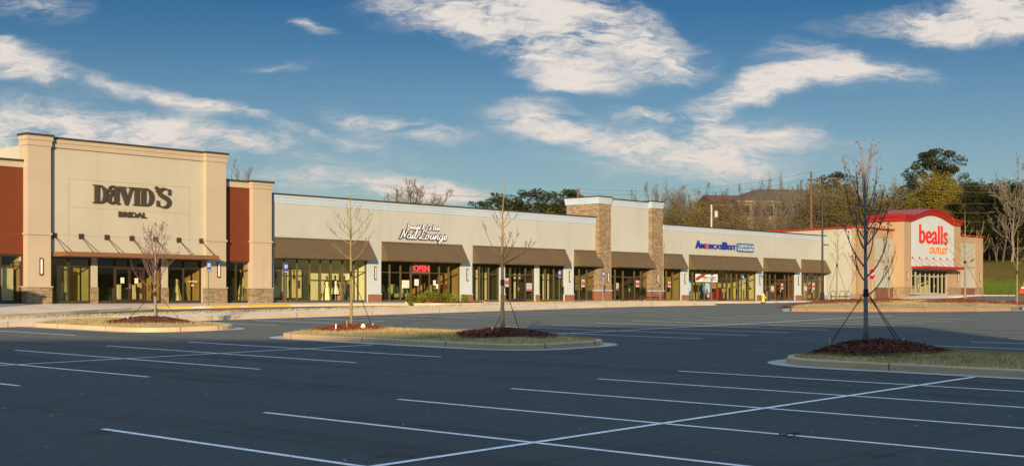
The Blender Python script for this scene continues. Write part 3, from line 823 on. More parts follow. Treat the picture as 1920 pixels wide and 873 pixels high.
# ---------------------------------------------------------------- bridal shop
def bridal():
    VM, VP, VW = 69.80, 69.50, 70.0
    t = thing('bridal_shop', 'tall cream bridal store with rust red wings and flat dark canopy', 'shop', (U(240, VM), VM, FL))
    B0, B1 = U(48, VP), U(424, VP)
    WL = 27.0; WR = U(510, VP)
    w = MB()
    # main block: header above the openings, piers between them
    a0, a1 = U(97, VM), U(386, VM)
    w.box(a0, a1, VM, VM+.3, 2.30, 8.53)
    for p, q in ((171.8, 183), (304.5, 315), (379, 387)):
        w.box(U(p, VM), U(q, VM) if q != 387 else a1, VM, VM+.3, FL-.2, 2.30)
    w.box(B0, B1, VM+.3, VM+24, 8.2, 8.5); w.box(B0, B0+.3, VM+.32, VM+24, 2, 8.2); w.box(B1-.3, B1, VM+.32, VM+24, 2, 8.2); w.box(B0, B1, VM+24, VM+24.3, FL-.5, 9)
    w.build('wall', CREAM, t)
    # raised reveal panel behind the letters: thin grooves
    g = MB()
    x0, x1 = U(128, VM), U(356, VM)
    def groove(u0, u1, z0, z1): g.box(u0, u1, VM-.006, VM+.02, z0, z1)
    groove(x0, x1, 6.80, 6.83); groove(x0+.02, x1-.02, 5.175, 5.2); groove(x0, x0+.03, 2.6, 6.80); groove(x1-.03, x1, 2.6, 6.80)
    groove(a0, x0-.02, 3.54, 3.565); groove(x0+.04, x1-.04, 3.54, 3.565); groove(x1+.02, a1, 3.54, 3.565)
    g.build('reveal_joint', mat('joint_shadow', (.40, .30, .17), .9), t)
    c = MB(); c.box(a0, a1, VM-.10, VM-.002, 8.53, 8.80); c.box(a0, a1, VM-.14, VM-.002, 8.80, 9.02); c.build('cornice', BUFF, t)
    cp = MB(); cp.box(a0, a1, VM-.20, VM+.3, 9.022, 9.13); cp.build('coping', COPING, t)
    for p, q, top in ((52, 95.5, 9.2), (387, 424, 9.14)):
        u0, u1 = U(p, VP), U(q, VP); m = MB()
        m.box(u0, u1, VP, VM+.6, .60, 8.53)
        m.box(u0-.06, u1+.06, VP-.06, VM+.6, 3.50, 3.62)
        m.box(u0-.05, u1+.05, VP-.05, VM+.6, 8.53, 8.84); m.box(u0-.10, u1+.10, VP-.10, VM+.6, 8.84, top-.12)
        o = m.build('pilaster', BUFF, t)
        k = MB(); k.box(u0-.15, u1+.15, VP-.15, VM+.65, top-.12, top); k.build('coping', COPING, o)
        s = MB(); s.box(u0-.05, u1+.05, VP-.06, VM+.6, FL-.2, .54); s.build('stone_base', STONE, o)
        l = MB(); l.box(u0-.09, u1+.09, VP-.10, VM+.6, .54, .60); l.build('ledge', BUFF, o)
    for p, q in ((171.8, 183), (304.5, 315)):
        s = MB(); s.box(U(p, VM)-.03, U(q, VM)+.03, VM-.04, VM+.28, FL-.2, .56); s.build('stone_base', STONE, t)
    # wings
    for (p0, p1, q0, q1, top, band, base, win, joint) in ((None, 49.5, None, 43, 7.72, 7.27, 2.38, None, 3.49), (424.5, 474, 424.5, 474, 7.55, 7.07, 2.30, 1, 3.55)):
        u0 = WL if p0 is None else U(p0, VW); u1 = U(p1, VW)
        m = MB(); m.box(u0, u1, VW, VW+.3, base, band)
        if p0 is None: m.box(U(43, VW), u1, VW, VW+.3, FL-.2, base)
        m.box(u0, u1, VW-.004, VW+.1, joint, joint+.02) if False else None
        m.build('wing_wall', RUST, t, 'rust red stucco wing')
        b = MB(); b.box(u0, u1, VW-.05, VW+.3, band, top-.12); b.build('cornice', BUFF, t)
        k = MB(); k.box(u0, u1, VW-.10, VW+.4, top-.12, top); k.build('coping', COPING, t)
        j = MB(); j.box(u0, u1, VW-.012, VW-.001, joint, joint+.03); j.build('reveal_joint', mat('rust_joint', (.22, .05, .02), .9), t)
        r = MB(); r.box(u0-.2, u1, VW+.32, VW+20, top-.6, top-.35); r.build('roof', ROOFM, t)
    # end pilaster
    u0, u1 = U(474, VP+.15), U(509.5, VP+.15); m = MB(); vp = VP+.15
    m.box(u0, u1, vp, VW+.6, .60, 7.07); m.box(u0-.06, u1+.06, vp-.06, VW+.6, 3.55, 3.67)
    m.box(u0-.05, u1+.05, vp-.05, VW+.6, 7.07, 7.30); m.box(u0-.09, u1+.09, vp-.09, VW+.6, 7.30, 7.46)
    o = m.build('pilaster', BUFF, t)
    k = MB(); k.box(u0-.14, u1+.14, vp-.14, VW+.65, 7.46, 7.58); k.build('coping', COPING, o)
    s = MB(); s.box(u0-.05, u1+.05, vp-.06, VW+.6, FL-.2, .54); s.build('stone_base', STONE, o)
    l = MB(); l.box(u0-.09, u1+.09, vp-.10, VW+.6, .54, .60); l.build('ledge', BUFF, o)
    # canopy on tie rods
    c = MB(); u0, u1 = U(98, VM), U(410, 68.34); vc = 68.34
    c.box(u0, u1, vc, VM-.003, 2.335, 2.53); c.box(u0-.02, u1+.02, vc-.03, vc-.002, 2.31, 2.56)
    c.box(u0-.025, u0-.002, vc, VM-.003, 2.31, 2.56); c.box(u1+.002, u1+.025, vc, VM-.003, 2.31, 2.56)
    can = c.build('canopy', mat('canopy_brown', (.20, .10, .045), .55, .06, 1), t)
    for px in (100.8, 151.7, 200, 246.7, 291, 334.8, 377):
        u = U(px, VM); b = MB(); b.box(u-.15, u+.15, VM-.06, VM-.003, 3.36, 3.66)
        b.tube([(u, VM-.05, 3.50), (u, vc+.12, 2.56)], .022, 6); b.box(u-.03, u+.03, vc+.06, vc+.18, 2.535, 2.61)
        b.build('tie_rod', BRONZE, can)
    for px in (76.3, 409): wall_lamp(t, U(px, VP), VP, 1.22, 2.19, .16)
    # glazing
    zt = 1.77
    storefront(t, [U(x, VM) for x in (96.5, 131, 171)], VM, FL, zt, 2.30, (), BRONZE, GLASS)
    storefront(t, [U(x, VM) for x in (184, 218, 243.5+0, 272, 303.5)], VM, FL, zt, 2.30, ((1, 3),), BRONZE, GLASS)
    storefront(t, [U(x, VM) for x in (316, 346.5, 378.5)], VM, FL, zt, 2.30, (), BRONZE, GLASS)
    storefront(t, [U(x, VW) for x in (425, 445, 473)], VW, FL, 1.74, 2.30, (), BRONZE, GLASS)
    storefront(t, [U(x, VW) for x in (-32, -14, 3.5, 42)], VW, FL, 1.74, 2.38, (), BRONZE, GLASS)
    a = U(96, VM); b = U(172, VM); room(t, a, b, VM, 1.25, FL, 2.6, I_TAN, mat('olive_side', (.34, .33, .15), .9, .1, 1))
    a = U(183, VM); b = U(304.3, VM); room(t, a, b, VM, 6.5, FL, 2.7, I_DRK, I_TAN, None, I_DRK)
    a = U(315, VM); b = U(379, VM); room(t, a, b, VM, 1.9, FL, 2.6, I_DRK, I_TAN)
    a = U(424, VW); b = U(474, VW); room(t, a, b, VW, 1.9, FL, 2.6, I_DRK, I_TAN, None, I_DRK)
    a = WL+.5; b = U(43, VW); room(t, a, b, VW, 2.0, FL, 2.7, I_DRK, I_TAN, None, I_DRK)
    # letters
    ul, ur = U(173, VM), U(320.3, VM); sc = (ur-ul)/5.02
    D = lambda x: [[(x, 0), (x+.42, 0)]+arcp(x+.42, .5, .48, .5, -90, 90)+[(x, 1), (x, .955), (x+.11, .93), (x+.11, .07), (x, .045)],
                   [(x+.36, .06)]+arcp(x+.42, .5, .22, .44, -90, 90)[:]+[(x+.36, .94)]]
    I = lambda x: [[(x, 0), (x+.46, 0), (x+.46, .045), (x+.355, .07), (x+.355, .93), (x+.46, .955), (x+.46, 1), (x, 1), (x, .955), (x+.105, .93), (x+.105, .07), (x, .045)]]
    pcs = [D(0)]
    xa = .86
    pcs += [[arcp(xa+.20, .74, .15, .11, 0, 360, 18)[:-1]],
            [ribbon([(xa+.10, .78), (xa+.18, .93), (xa+.36, .985), (xa+.54, .88), (xa+.585, .7), (xa+.585, .25), (xa+.62, .08), (xa+.80, .05)], [.06, .07, .09, .2, .25, .25, .2, .04])],
            [ribbon([(xa+.47, .60), (xa+.26, .52), (xa+.12, .36), (xa+.12, .18), (xa+.25, .05), (xa+.40, .08), (xa+.50, .20)], [.05, .12, .22, .24, .13, .07, .05])]]
    xv = 1.52
    pcs += [[[(xv, 1), (xv+.52, 1), (xv+.52, .955), (xv+.42, .93), (xv+.62, .36), (xv+.80, .93), (xv+.68, .955), (xv+.68, 1), (xv+1.05, 1), (xv+1.05, .955), (xv+.93, .93), (xv+.60, -.02), (xv+.50, -.02), (xv+.12, .93), (xv, .955)]]]
    pcs += [I(2.50), D(2.93)]
    xs = 3.92
    pcs += [[arcp(xs+.10, 1.06, .10, .10, 0, 360, 14)[:-1]], [ribbon([(xs+.17, 1.06), (xs+.17, .95), (xs+.06, .84)], [.08, .07, .02])]]
    xs = 4.02
    pcs += [[ribbon([(xs+.84, .78), (xs+.78, .97), (xs+.50, 1.05), (xs+.24, .95), (xs+.20, .76), (xs+.42, .60), (xs+.72, .46), (xs+.84, .26), (xs+.68, .05), (xs+.40, -.02), (xs+.16, .10), (xs+.08, .30)], [.05, .06, .10, .20, .22, .26, .26, .22, .16, .08, .07, .05])],
            [[(xs+.78, .70), (xs+.92, .70), (xs+.92, 1.04), (xs+.84, 1.04)]], [[(xs+.02, .02), (xs+.12, .02), (xs+.16, .34), (xs+.02, .34)]]]
    LET = mat('dark_bronze_letter', (.060, .045, .030), .45, .05, 3)
    lt = shape_mesh('sign_lettering', pcs, lambda x, y: (ul+x*sc, 5.50+y*1.07), LET, t, .12, VM); lt['label'] = 'large dark serif letters'
    text_mesh('sign_lettering', 'BRIDAL', U(221.4, VM), U(274, VM), 4.76, 5.09, VM, LET, t, .08, .03)['label'] = 'small dark letters reading BRIDAL'
    return t
BRIDAL = bridal()
# ---------------------------------------------------------------- long shopping strip
SCRIPT = {
 'N': [[(0, .05), (.08, 0), (.15, .1), (.3, .95)], [(.3, .95), (.5, .05)], [(.5, .05), (.68, .88), (.8, 1.0), (.87, .9)]],
 'a': [[(.38, .42), (.25, .5), (.08, .35), (.08, .1), (.2, 0), (.35, .15), (.42, .48)], [(.42, .48), (.38, .12), (.45, 0), (.55, .08)]],
 'i': [[(0, .08), (.12, .48), (.1, .12), (.17, 0), (.28, .08)], [(.17, .68), (.19, .70)]],
 'l': [[(0, .08), (.2, .7), (.2, .95), (.1, .9), (.05, .4), (.1, .05), (.2, 0), (.3, .08)]],
 'L': [[(.55, .75), (.6, .9), (.45, 1), (.3, .85), (.25, .4), (.12, .05), (0, .08), (.1, .15), (.35, .02), (.6, 0), (.7, .1)]],
 'o': [[(.2, .48), (.05, .3), (.08, .05), (.22, 0), (.36, .2), (.3, .45), (.2, .48), (.35, .4), (.48, .42)]],
 'u': [[(0, .1), (.1, .48), (.08, .12), (.18, 0), (.32, .15), (.4, .48), (.38, .12), (.45, 0), (.55, .08)]],
 'n': [[(0, .05), (.1, .48), (.08, 0), (.15, .3), (.28, .5), (.36, .4), (.34, .1), (.42, 0), (.52, .08)]],
 'g': [[(.38, .42), (.25, .5), (.08, .35), (.08, .1), (.2, 0), (.35, .15), (.42, .48), (.38, -.2), (.25, -.42), (.1, -.35), (.2, -.15), (.55, .08)]],
 'e': [[(0, .1), (.2, .22), (.34, .36), (.25, .5), (.1, .4), (.06, .15), (.18, 0), (.32, .05), (.42, .15)]],
 'é': [[(0, .1), (.2, .22), (.34, .36), (.25, .5), (.1, .4), (.06, .15), (.18, 0), (.32, .05), (.42, .15)], [(.22, .64), (.34, .76)]],
 'B': [[(.15, .95), (.1, .05)], [(0, .85), (.25, 1), (.5, .9), (.45, .62), (.2, .52), (.5, .45), (.52, .15), (.3, 0), (.05, .05)]],
 't': [[(0, .1), (.15, .8), (.1, .12), (.18, 0), (.3, .08)], [(0, .55), (.28, .58)]],
 '&': [[(.55, 0), (.15, .7), (.28, .95), (.4, .75), (.08, .3), (.1, .05), (.3, 0), (.5, .3)]],
 'r': [[(0, .05), (.1, .48), (.13, .52), (.28, .45), (.24, .1), (.3, 0), (.4, .08)]], ' ': []}
SADV = {'N': .78, 'L': .66, 'B': .6, '&': .62, ' ': .3, 'i': .28, 'l': .3, 't': .3, 'r': .38, 'e': .40, 'é': .40}
def script_text(body, u0, u1, z0, h, v, parent, wf, wb, mf, mbk, label):
    x = 0; strokes = []
    for ch in body:
        for s in SCRIPT[ch]: strokes.append([(x+p[0]+p[1]*.22, p[1]) for p in s])
        x += SADV.get(ch, .53)
    lo = min(p[0] for s in strokes for p in s); hi = max(p[0] for s in strokes for p in s)
    for nm, w, off, m in (('sign_lettering', wf, .10, mf), ('sign_backing', wb, .035, mbk)):
        b = MB()
        for s in strokes:
            pts = [Vector((u0+(p.x-lo)/(hi-lo)*(u1-u0), v-off, z0+p.y*h)) for p in catmull(s, 4)]
            # square channel section: a flat ribbon of even width with depth
            b.tube(pts, w, 8)
        o = b.build(nm, m, parent, label if nm == 'sign_lettering' else None, True)

def strip_mall():
    V0 = 70.1
    t = thing('shopping_strip', 'long low cream row of shops with brown metal awnings and stone entry tower', 'shops', (U(850, V0), V0, FL))
    H, AB = 2.63, 3.93
    T0, T1 = U(1122, V0), U(1243.5, V0)
    uA, uZ = U(511.5, V0), U(1555, V0)
    VT = V0-.0          # tower's recessed cream front
    VPI = V0-.38        # tower's stone piers
    # bays: pixel mullions, door index, room depth, back paint, side paint, header hidden by awning
    bays = [
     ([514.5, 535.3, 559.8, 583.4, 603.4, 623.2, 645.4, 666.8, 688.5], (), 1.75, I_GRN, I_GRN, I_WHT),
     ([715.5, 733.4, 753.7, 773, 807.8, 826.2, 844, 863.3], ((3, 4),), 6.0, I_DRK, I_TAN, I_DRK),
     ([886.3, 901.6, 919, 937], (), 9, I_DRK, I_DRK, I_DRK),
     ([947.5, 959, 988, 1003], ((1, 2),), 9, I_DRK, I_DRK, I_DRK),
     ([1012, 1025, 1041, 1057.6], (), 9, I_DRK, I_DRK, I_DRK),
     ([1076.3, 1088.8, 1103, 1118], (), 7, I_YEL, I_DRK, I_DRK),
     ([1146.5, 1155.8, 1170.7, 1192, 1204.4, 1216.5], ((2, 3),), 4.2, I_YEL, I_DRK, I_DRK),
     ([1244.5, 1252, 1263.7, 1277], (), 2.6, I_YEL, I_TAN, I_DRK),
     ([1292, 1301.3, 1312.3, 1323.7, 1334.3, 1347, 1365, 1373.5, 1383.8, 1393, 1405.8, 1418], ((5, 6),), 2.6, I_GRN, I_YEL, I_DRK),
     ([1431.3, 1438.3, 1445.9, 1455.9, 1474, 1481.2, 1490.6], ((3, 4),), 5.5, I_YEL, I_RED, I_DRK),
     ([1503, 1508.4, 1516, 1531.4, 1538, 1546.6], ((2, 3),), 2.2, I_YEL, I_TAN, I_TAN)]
    w = MB()
    # walls above the glazing
    w.box(uA, T0, V0, V0+.3, H, 6.25)
    w.box(T1, uZ, V0, V0+.3, H, 6.15)
    w.box(U(1145.5, V0), U(1222, V0), V0, V0+.3, H, 7.95)
    edges = []
    for b in bays: edges.append((U(b[0][0], V0)-.04, U(b[0][-1], V0)+.04))
    prev = uA
    piers = []
    for a, b in edges+[(uZ, None)]:
        if a-prev > .05:
            pw_ = MB(); pw_.box(prev, a, V0, V0+.299, FL-.2, H-.001); pw_.build('pier', WHITE, t, 'white painted pier'); piers.append((prev, a))
        prev = b
    w.box(uA, uZ, V0+19, V0+19.3, FL-.5, 6.2); w.box(uA, uA+.3, V0+.32, V0+19, FL-.4, 6.2); w.box(uZ-.3, uZ, V0+.32, V0+19, FL-.4, 6.2)
    w.build('wall', CREAMP, t)
    r = MB(); r.box(uA+.32, T0-1, V0+.32, V0+18.9, 5.7, 5.9); r.box(T1+.5, uZ-.32, V0+.32, V0+18.9, 5.7, 5.9); r.box(T0, T1, V0+.32, V0+7, 5.7, 5.9); r.build('roof', ROOFM, t)
    # white moulded cornices and dark copings
    for u0, u1, zb, zt in ((uA+.02, T0-.02, 6.25, 6.80), (T1+.02, uZ+.03, 6.15, 6.60)):
        c = MB(); h = zt-zb
        for k, (p, e) in enumerate(((.03, .34), (.055, .70), (.09, 1.0))):
            a = zb+h*(0, .34, .70)[k]; c.box(u0, u1, V0-p, V0+.28, a+.001*k, zb+h*e)
        c.build('cornice', WHITER, t)
        k = MB(); k.box(u0-.02, u1+.02, V0-.14, V0+.35, zt+.002, zt+.10); k.build('coping', COPING, t)
    # low painted piers between the bays with brick bases
    for a, b in piers:
        if b-a < .25 or b > uZ-.3 and b-a < .1: continue
        if T0-1.0 < a < T0+2.5 or T1-2.5 < a < T1-.1: continue
        s = MB(); s.box(a+.03, b-.03, V0-.09, V0+.28, FL-.2, .17); s.build('brick_base', BRICK, t)
        l = MB(); l.box(a+.01, b-.01, V0-.12, V0+.28, .17, .23); l.build('ledge', WHITER, t)
    # entry tower
    for p, q, nm in ((1123, 1145.3, 0), (1222.2, 1243, 1)):
        u0, u1 = U(p, VPI), U(q, VPI); s = MB()
        s.box(u0, u1, VPI, V0+(3.2 if nm == 0 else .6), .58, 8.03)
        o = s.build('stone_pier', STONE, t)
        b = MB(); b.box(u0-.06, u1+.06, VPI-.08, V0+.3, FL-.2, .50); b.build('brick_base', BRICK, o)
        l = MB(); l.box(u0-.10, u1+.10, VPI-.12, V0+.3, .50, .58); l.build('ledge', WHITER, o)
        c = MB(); v1 = V0+(3.3 if nm == 0 else .7)
        for k, (pp, a, e) in enumerate(((.03, 8.03, 8.22), (.06, 8.221, 8.42), (.10, 8.421, 8.58))): c.box(u0-pp, u1+pp, VPI-pp, v1+pp, a, e)
        c.build('cornice', WHITER, o)
        k = MB(); k.box(u0-.15, u1+.15, VPI-.15, v1+.15, 8.582, 8.68); k.build('coping', COPING, o)
        wall_lamp(t, (u0+u1)/2+(.35 if nm == 0 else -.05), VPI, 1.25, 2.12)
    u0, u1 = U(1145.5, V0)+.05, U(1222, V0)-.05; c = MB()
    for k, (pp, a, e) in enumerate(((.03, 7.95, 8.16), (.055, 8.161, 8.36), (.09, 8.361, 8.50))): c.box(u0, u1, V0-pp, V0+.3, a, e)
    c.build('cornice', WHITER, t)
    k = MB(); k.box(u0, u1, V0-.14, V0+.3, 8.502, 8.60); k.build('coping', COPING, t)
    k = MB(); k.box(T0+.6, T1-.6, V0+3.3, V0+3.6, 5.9, 8.0); k.build('rear_parapet', CREAMP, t)
    # awnings
    for a, b in ((514.6, 690.8), (715.2, 865.6), (886, 1058.8), (1076, 1119.6), (1145.6, 1217.6), (1243.7, 1278.5), (1291.4, 1419.5), (1431, 1491.3), (1502, 1546.7)):
        awning(t, U(a, V0), U(b, V0), V0, AB, 2.66, .74)
    for px in (702.8, 875.5, 1067.5, 1284, 1424.5, 1497): wall_lamp(t, U(px, V0), V0, 1.22, 2.17, .12)
    # glazing and rooms
    for i, (px, doors, d, back, side, ceil) in enumerate(bays):
        us = [U(x, V0) for x in px]
        storefront(t, us, V0, FL, 1.77, H, doors, None, GLASSC if i == 0 else GLASS)
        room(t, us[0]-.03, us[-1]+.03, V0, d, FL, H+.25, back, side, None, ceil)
    # pale framing studs in the empty units
    for a, b, n, dd in ((888, 936, 6, .9), (949, 1002, 6, 1.0), (1014, 1052, 5, .9), (1078, 1117, 3, 5.4)):
        s = MB(); u0, u1 = U(a, V0), U(b, V0)
        for k in range(n):
            u = u0+(u1-u0)*(k+.5)/n+rng.uniform(-.08, .08); s.box(u, u+.14, V0+.32+dd, V0+.42+dd, FL, 2.4)
        s.build('stud', I_STUD, t)
    # signs
    WL_ = mat('sign_white', (.82, .84, .86), .4, .03, 2); NAVY = mat('sign_navy', (.02, .03, .09), .4, .05, 2)
    script_text('Beauté & Le Bar', U(762.5, V0), U(822.5, V0), 4.99, .36, V0, t, .022, .070, WL_, NAVY, 'white script letters in dark outline')
    script_text('Nail Lounge', U(747.5, V0), U(836, V0), 4.28, .66, V0, t, .045, .105, WL_, NAVY, 'large white script letters in dark outline')
    BLUE = mat('sign_blue', (.015, .035, .30), .4, .05, 2); SRED = mat('sign_red', (.55, .03, .02), .4, .05, 2); PBL = mat('panel_blue', (.03, .13, .33), .4, .05, 2)
    def at(px): return U(px, V0)
    def lz(px, py): return Z(py, U(px, V0), V0)
    zb = 4.62
    text_mesh('sign_lettering', 'A', at(1303), at(1313.5), zb, zb+.74, V0, BLUE, t, .12, .06)
    text_mesh('sign_lettering', 'M', at(1313.7), at(1320), zb, zb+.47, V0, BLUE, t, .10, .025)
    text_mesh('sign_lettering', 'E', at(1320.6), at(1327.8), zb, zb+.47, V0, SRED, t, .10, .03)
    text_mesh('sign_lettering', "RICA'S", at(1328.4), at(1353.3), zb, zb+.47, V0, BLUE, t, .10, .025)
    text_mesh('sign_lettering', 'B', at(1353.6), at(1363), zb, zb+.72, V0, BLUE, t, .12, .06)
    text_mesh('sign_lettering', 'EST', at(1363.4), at(1379), zb, zb+.46, V0, BLUE, t, .10, .025)
    p0, p1 = at(1380.5), at(1411.5); pm = MB(); ol = []
    for cx, cz, a0 in ((p1-.14, zb+.56, 0), (p0+.14, zb+.56, 90), (p0+.14, zb+.02, 180), (p1-.14, zb+.02, 270)): ol += arcp(cx, cz, .14, .14, a0, a0+90, 5)
    ol = [(x, z-.02) for x, z in ol]
    pm.face([(x, V0-.14, z) for x, z in ol][::-1]); n = len(ol)
    for i in range(n):
        a, b = ol[i], ol[(i+1) % n]; pm.face([(a[0], V0-.14, a[1]), (b[0], V0-.14, b[1]), (b[0], V0-.004, b[1]), (a[0], V0-.004, a[1])])
    pn = pm.build('sign_panel', PBL, t, 'rounded blue panel with white lettering')
    text_mesh('lettering', 'CONTACTS &', p0+.16, p1-.12, zb+.30, zb+.53, V0-.142, WL_, pn, .01)
    text_mesh('lettering', 'EYEGLASSES', p0+.16, p1-.12, zb-.05, zb+.20, V0-.142, WL_, pn, .01)
    return t
STRIP = strip_mall()

# ---------------------------------------------------------------- outlet store
def outlet():
    V1, V2 = 66.6, 65.2
    u0, u1 = 131.15, U(1841, V1)
    b0, b1 = U(1695.5, V2), U(1801, V2)
    t = thing('outlet_store', 'peach outlet store with arched red cornice and red letters on white', 'shop', ((b0+b1)/2, V2, .25))
    TOP = 7.45
    w = MB()
    w.box(u0, b0+.5, V1, V1+.3, -.8, TOP-.1); w.box(b1-.3, u1, V1, V1+.3, -.8, TOP-.1)
    w.box(u0, u0+.3, V1+.302, V1+40, -.8, TOP-.12); w.box(u1-.3, u1, V1+.302, V1+40, -.8, TOP-.12); w.box(u0, u1, V1+40, V1+40.3, -.8, TOP-.1)
    w.build('wall', IVORY, t)
    r = MB(); r.box(u0+.31, u1-.31, V1+.31, V1+39.9, 6.7, 6.9); r.build('roof', ROOFM, t)
    def front(a, b): return U(a, V1) if isinstance(a, (int, float)) else a, U(b, V1)
    # corner pilaster, frames and panels
    c0, c1 = u0-.02, U(1638.5, V1); m = MB()
    m.box(c0-.06, c1, V1-.12, V1+.29, .30, TOP-.02); o = m.build('pilaster', PEACH, t)
    s = MB(); s.box(c0-.12, c1+.05, V1-.18, V1+.33, -.8, .30); s.build('stone_base', STONE, o)
    m = MB(); m.box(c1+.002, b0+.2, V1-.06, V1-.002, 6.55, TOP-.02); m.build('band', PEACH, t)
    for q in ((c1+.002, b0+.2, 3.90, 4.12), (b1-.2, u1, 6.75, TOP-.02), (b1-.2, U(1827, V1), 3.60, 3.80)):
        m = MB(); m.box(q[0], q[1], V1-.06, V1-.002, q[2], q[3]); m.build('band', PEACH, t)
    m = MB(); m.box(c1+.05, b0+.2, V1-.10, V1-.002, -.8, 1.02); m.build('brick_base', BROWNB, t)
    m = MB(); m.box(U(1800, V1), U(1828, V1), V1-.10, V1-.002, -.2, 1.10); m.build('brick_base', BROWNB, t)
    m = MB(); m.box(U(1827, V1), u1+.05, V1-.12, V1+1.5, 1.18, TOP-.02); o = m.build('pilaster', PEACH, t)
    s = MB(); s.box(U(1827, V1)-.04, u1+.10, V1-.18, V1+1.55, -.2, 1.18); s.build('stone_base', STONE, o)
    for a, b, cz in ((u0-.22, b0+.3, TOP), (b1-.3, u1+.24, TOP+.06)):
        k = MB(); k.box(a, b, V1-.28, V1+.4, cz, cz+.16); k.build('coping', REDM, t)
    # side parapet falls gently to the back
    k = MB(); va, vb = V1+.42, V1+40; za, zb = TOP, TOP-.75
    k.grid([[(u0-.22, va, za-.02), (u0-.22, va, za+.14), (u0+.4, va, za+.14), (u0+.4, va, za-.02)], [(u0-.22, vb, zb-.02), (u0-.22, vb, zb+.14), (u0+.4, vb, zb+.14), (u0+.4, vb, zb-.02)]], 0, True); k.build('coping', REDM, t)
    # entrance block
    m = MB(); zc = 8.45
    e0, e1 = U(1707.5, V2), U(1788.3, V2); g1 = U(1777, V2)
    m.box(b0, e0, V2, V1+3, 1.12, zc); m.build('pilaster', PEACH, t)
    m = MB(); m.box(e1, b1, V2, V1+3, 1.12, zc); m.box(g1, e1, V2, V1+1, 1.12, 3.148); m.build('pilaster', PEACH, t)
    s = MB(); s.box(b0-.06, e0+.02, V2-.07, V1+1, -.6, 1.12); s.build('stone_base', STONE, t)
    s = MB(); s.box(g1, b1+.06, V2-.07, V1+1, -.4, 1.12); s.build('stone_base', STONE, t)
    m = MB()  # white gable panel under the arch
    n = 24; arch = lambda x: 8.42+.95*math.sin(math.pi*min(1, max(0, x)))**1.25
    top = [(e0+(e1-e0)*i/n, V2-.03, arch(i/n)) for i in range(n+1)]
    m.face([(e0, V2-.03, 3.15), (e1, V2-.03, 3.15)]+top[::-1])
    m.grid([[(x, V2-.03, z) for x, _, z in top], [(x, V2+2.9, z) for x, _, z in top]])
    m.face([(e0, V2-.03, 3.15), (e0, V2+.3, 3.15), (e1, V2+.3, 3.15), (e1, V2-.03, 3.15)])
    m.build('sign_wall', WHITE, t)
    # crown moulding: follows the arch, flares at both ends
    prof = [(.0, .0), (.10, .12), (.16, .38), (.34, .62), (.42, .80), (-.3, .86)]
    path = []
    for i in range(5): path.append((b0-.02+(e0-b0)*i/5, 8.42))
    for i in range(n+1): path.append((e0+(e1-e0)*i/n, arch(i/n)))
    for i in range(1, 6): path.append((e1+(b1+.02-e1)*i/5, 8.42+.04*i/5))
    k = MB(); rows = []
    vb = V1+3.1
    for pz in [(x, z, 0) for x, z in path]:
        rows.append([(pz[0], V2-.04-p, pz[1]+h) for p, h in prof])
    rows2 = []
    for j, (p, h) in enumerate(prof):
        a = [(b0-.03-p, vb, 8.42+h), (b0-.03-p, V2-.04-p, 8.42+h)]
        rows2.append(a)
    k.grid([[r_[0] for r_ in rows2], [r_[1] for r_ in rows2]])
    rows = [[r_[1] for r_ in rows2]]+rows
    endc = [(b1+.03+p, V2-.04-p, 8.46+h) for p, h in prof]; rows.append(endc)
    k.grid(rows)
    k.grid([endc, [(b1+.03+p, vb, 8.46+h) for p, h in prof]])
    # barrel top behind the moulding
    k.grid([[(x, V2+.24, z+.86) for x, z in path], [(x, vb, z+.86) for x, z in path]])
    k.build('crown_cornice', REDM, t, None, False)
    # red canopy on rods
    vc = V2-1.45; q0, q1 = U(1708, V2), U(1809.7, vc); c = MB()
    c.box(q0, q1, vc, V2-.035, 3.22, 3.45); c.box(q0-.03, q1+.03, vc-.04, vc-.002, 3.18, 3.49)
    can = c.build('canopy', REDM, t)
    for px in (1709.5, 1723, 1736, 1749.3, 1762, 1774.6, 1786.8):
        u = U(px, V2); b = MB(); b.box(u-.10, u+.10, V2-.10, V2-.032, 4.36, 4.56); b.tube([(u, V2-.09, 4.46), (u, vc+.1, 3.48)], .022, 6)
        b.build('tie_rod', REDM, can)
    us = [U(x, V2) for x in (1708.6, 1711.4, 1719.4, 1727.7, 1737.8, 1745.5, 1753.8, 1761.4, 1769, 1776.4)]
    storefront(t, us, V2, .25, 2.40, 3.15, ((2, 3), (5, 7)), mat('door_alloy', (.36, .35, .31), .45, .08, 3), GLASS, .2, .085, mat('door_alloy', (.36, .35, .31)))
    room(t, e0, g1, V2, 6, .25, 3.2, I_DRK, I_GRN, None, I_DRK)
    for px, v, a, b in ((1700.6, V2, 1.9, 2.85), (1795.5, V2, 1.8, 2.85), (1836.5, V1-.12, 1.9, 2.95)): wall_lamp(t, U(px, v), v, a, b, .16)
    LR = mat('letter_red', (.60, .02, .02), .4, .05, 2); LO = mat('letter_orange', (.75, .19, .015), .4, .05, 2)
    text_mesh('sign_lettering', 'bealls', U(1722.5, V2), U(1775.2, V2), 6.14, 8.28, V2-.03, LR, t, .12, .004)['label'] = 'tall red letters reading bealls'
    text_mesh('sign_lettering', 'OUTLET', U(1741.5, V2), U(1775, V2), 5.06, 5.76, V2-.03, LO, t, .09, .008)['label'] = 'orange letters reading OUTLET'
    f = MB(); f.tube([(U(1817.5, V1), V1-.08, 4.45), (U(1817.5, V1), V1-.35, 4.6)], .05, 6); f.lathe(U(1818, V1), V1-.42, [(.02, 4.45), (.13, 4.5), (.15, 4.68), (.06, 4.76)], 8); f.build('security_lamp', BRONZE, t)
    return t
OUTLET = outlet()

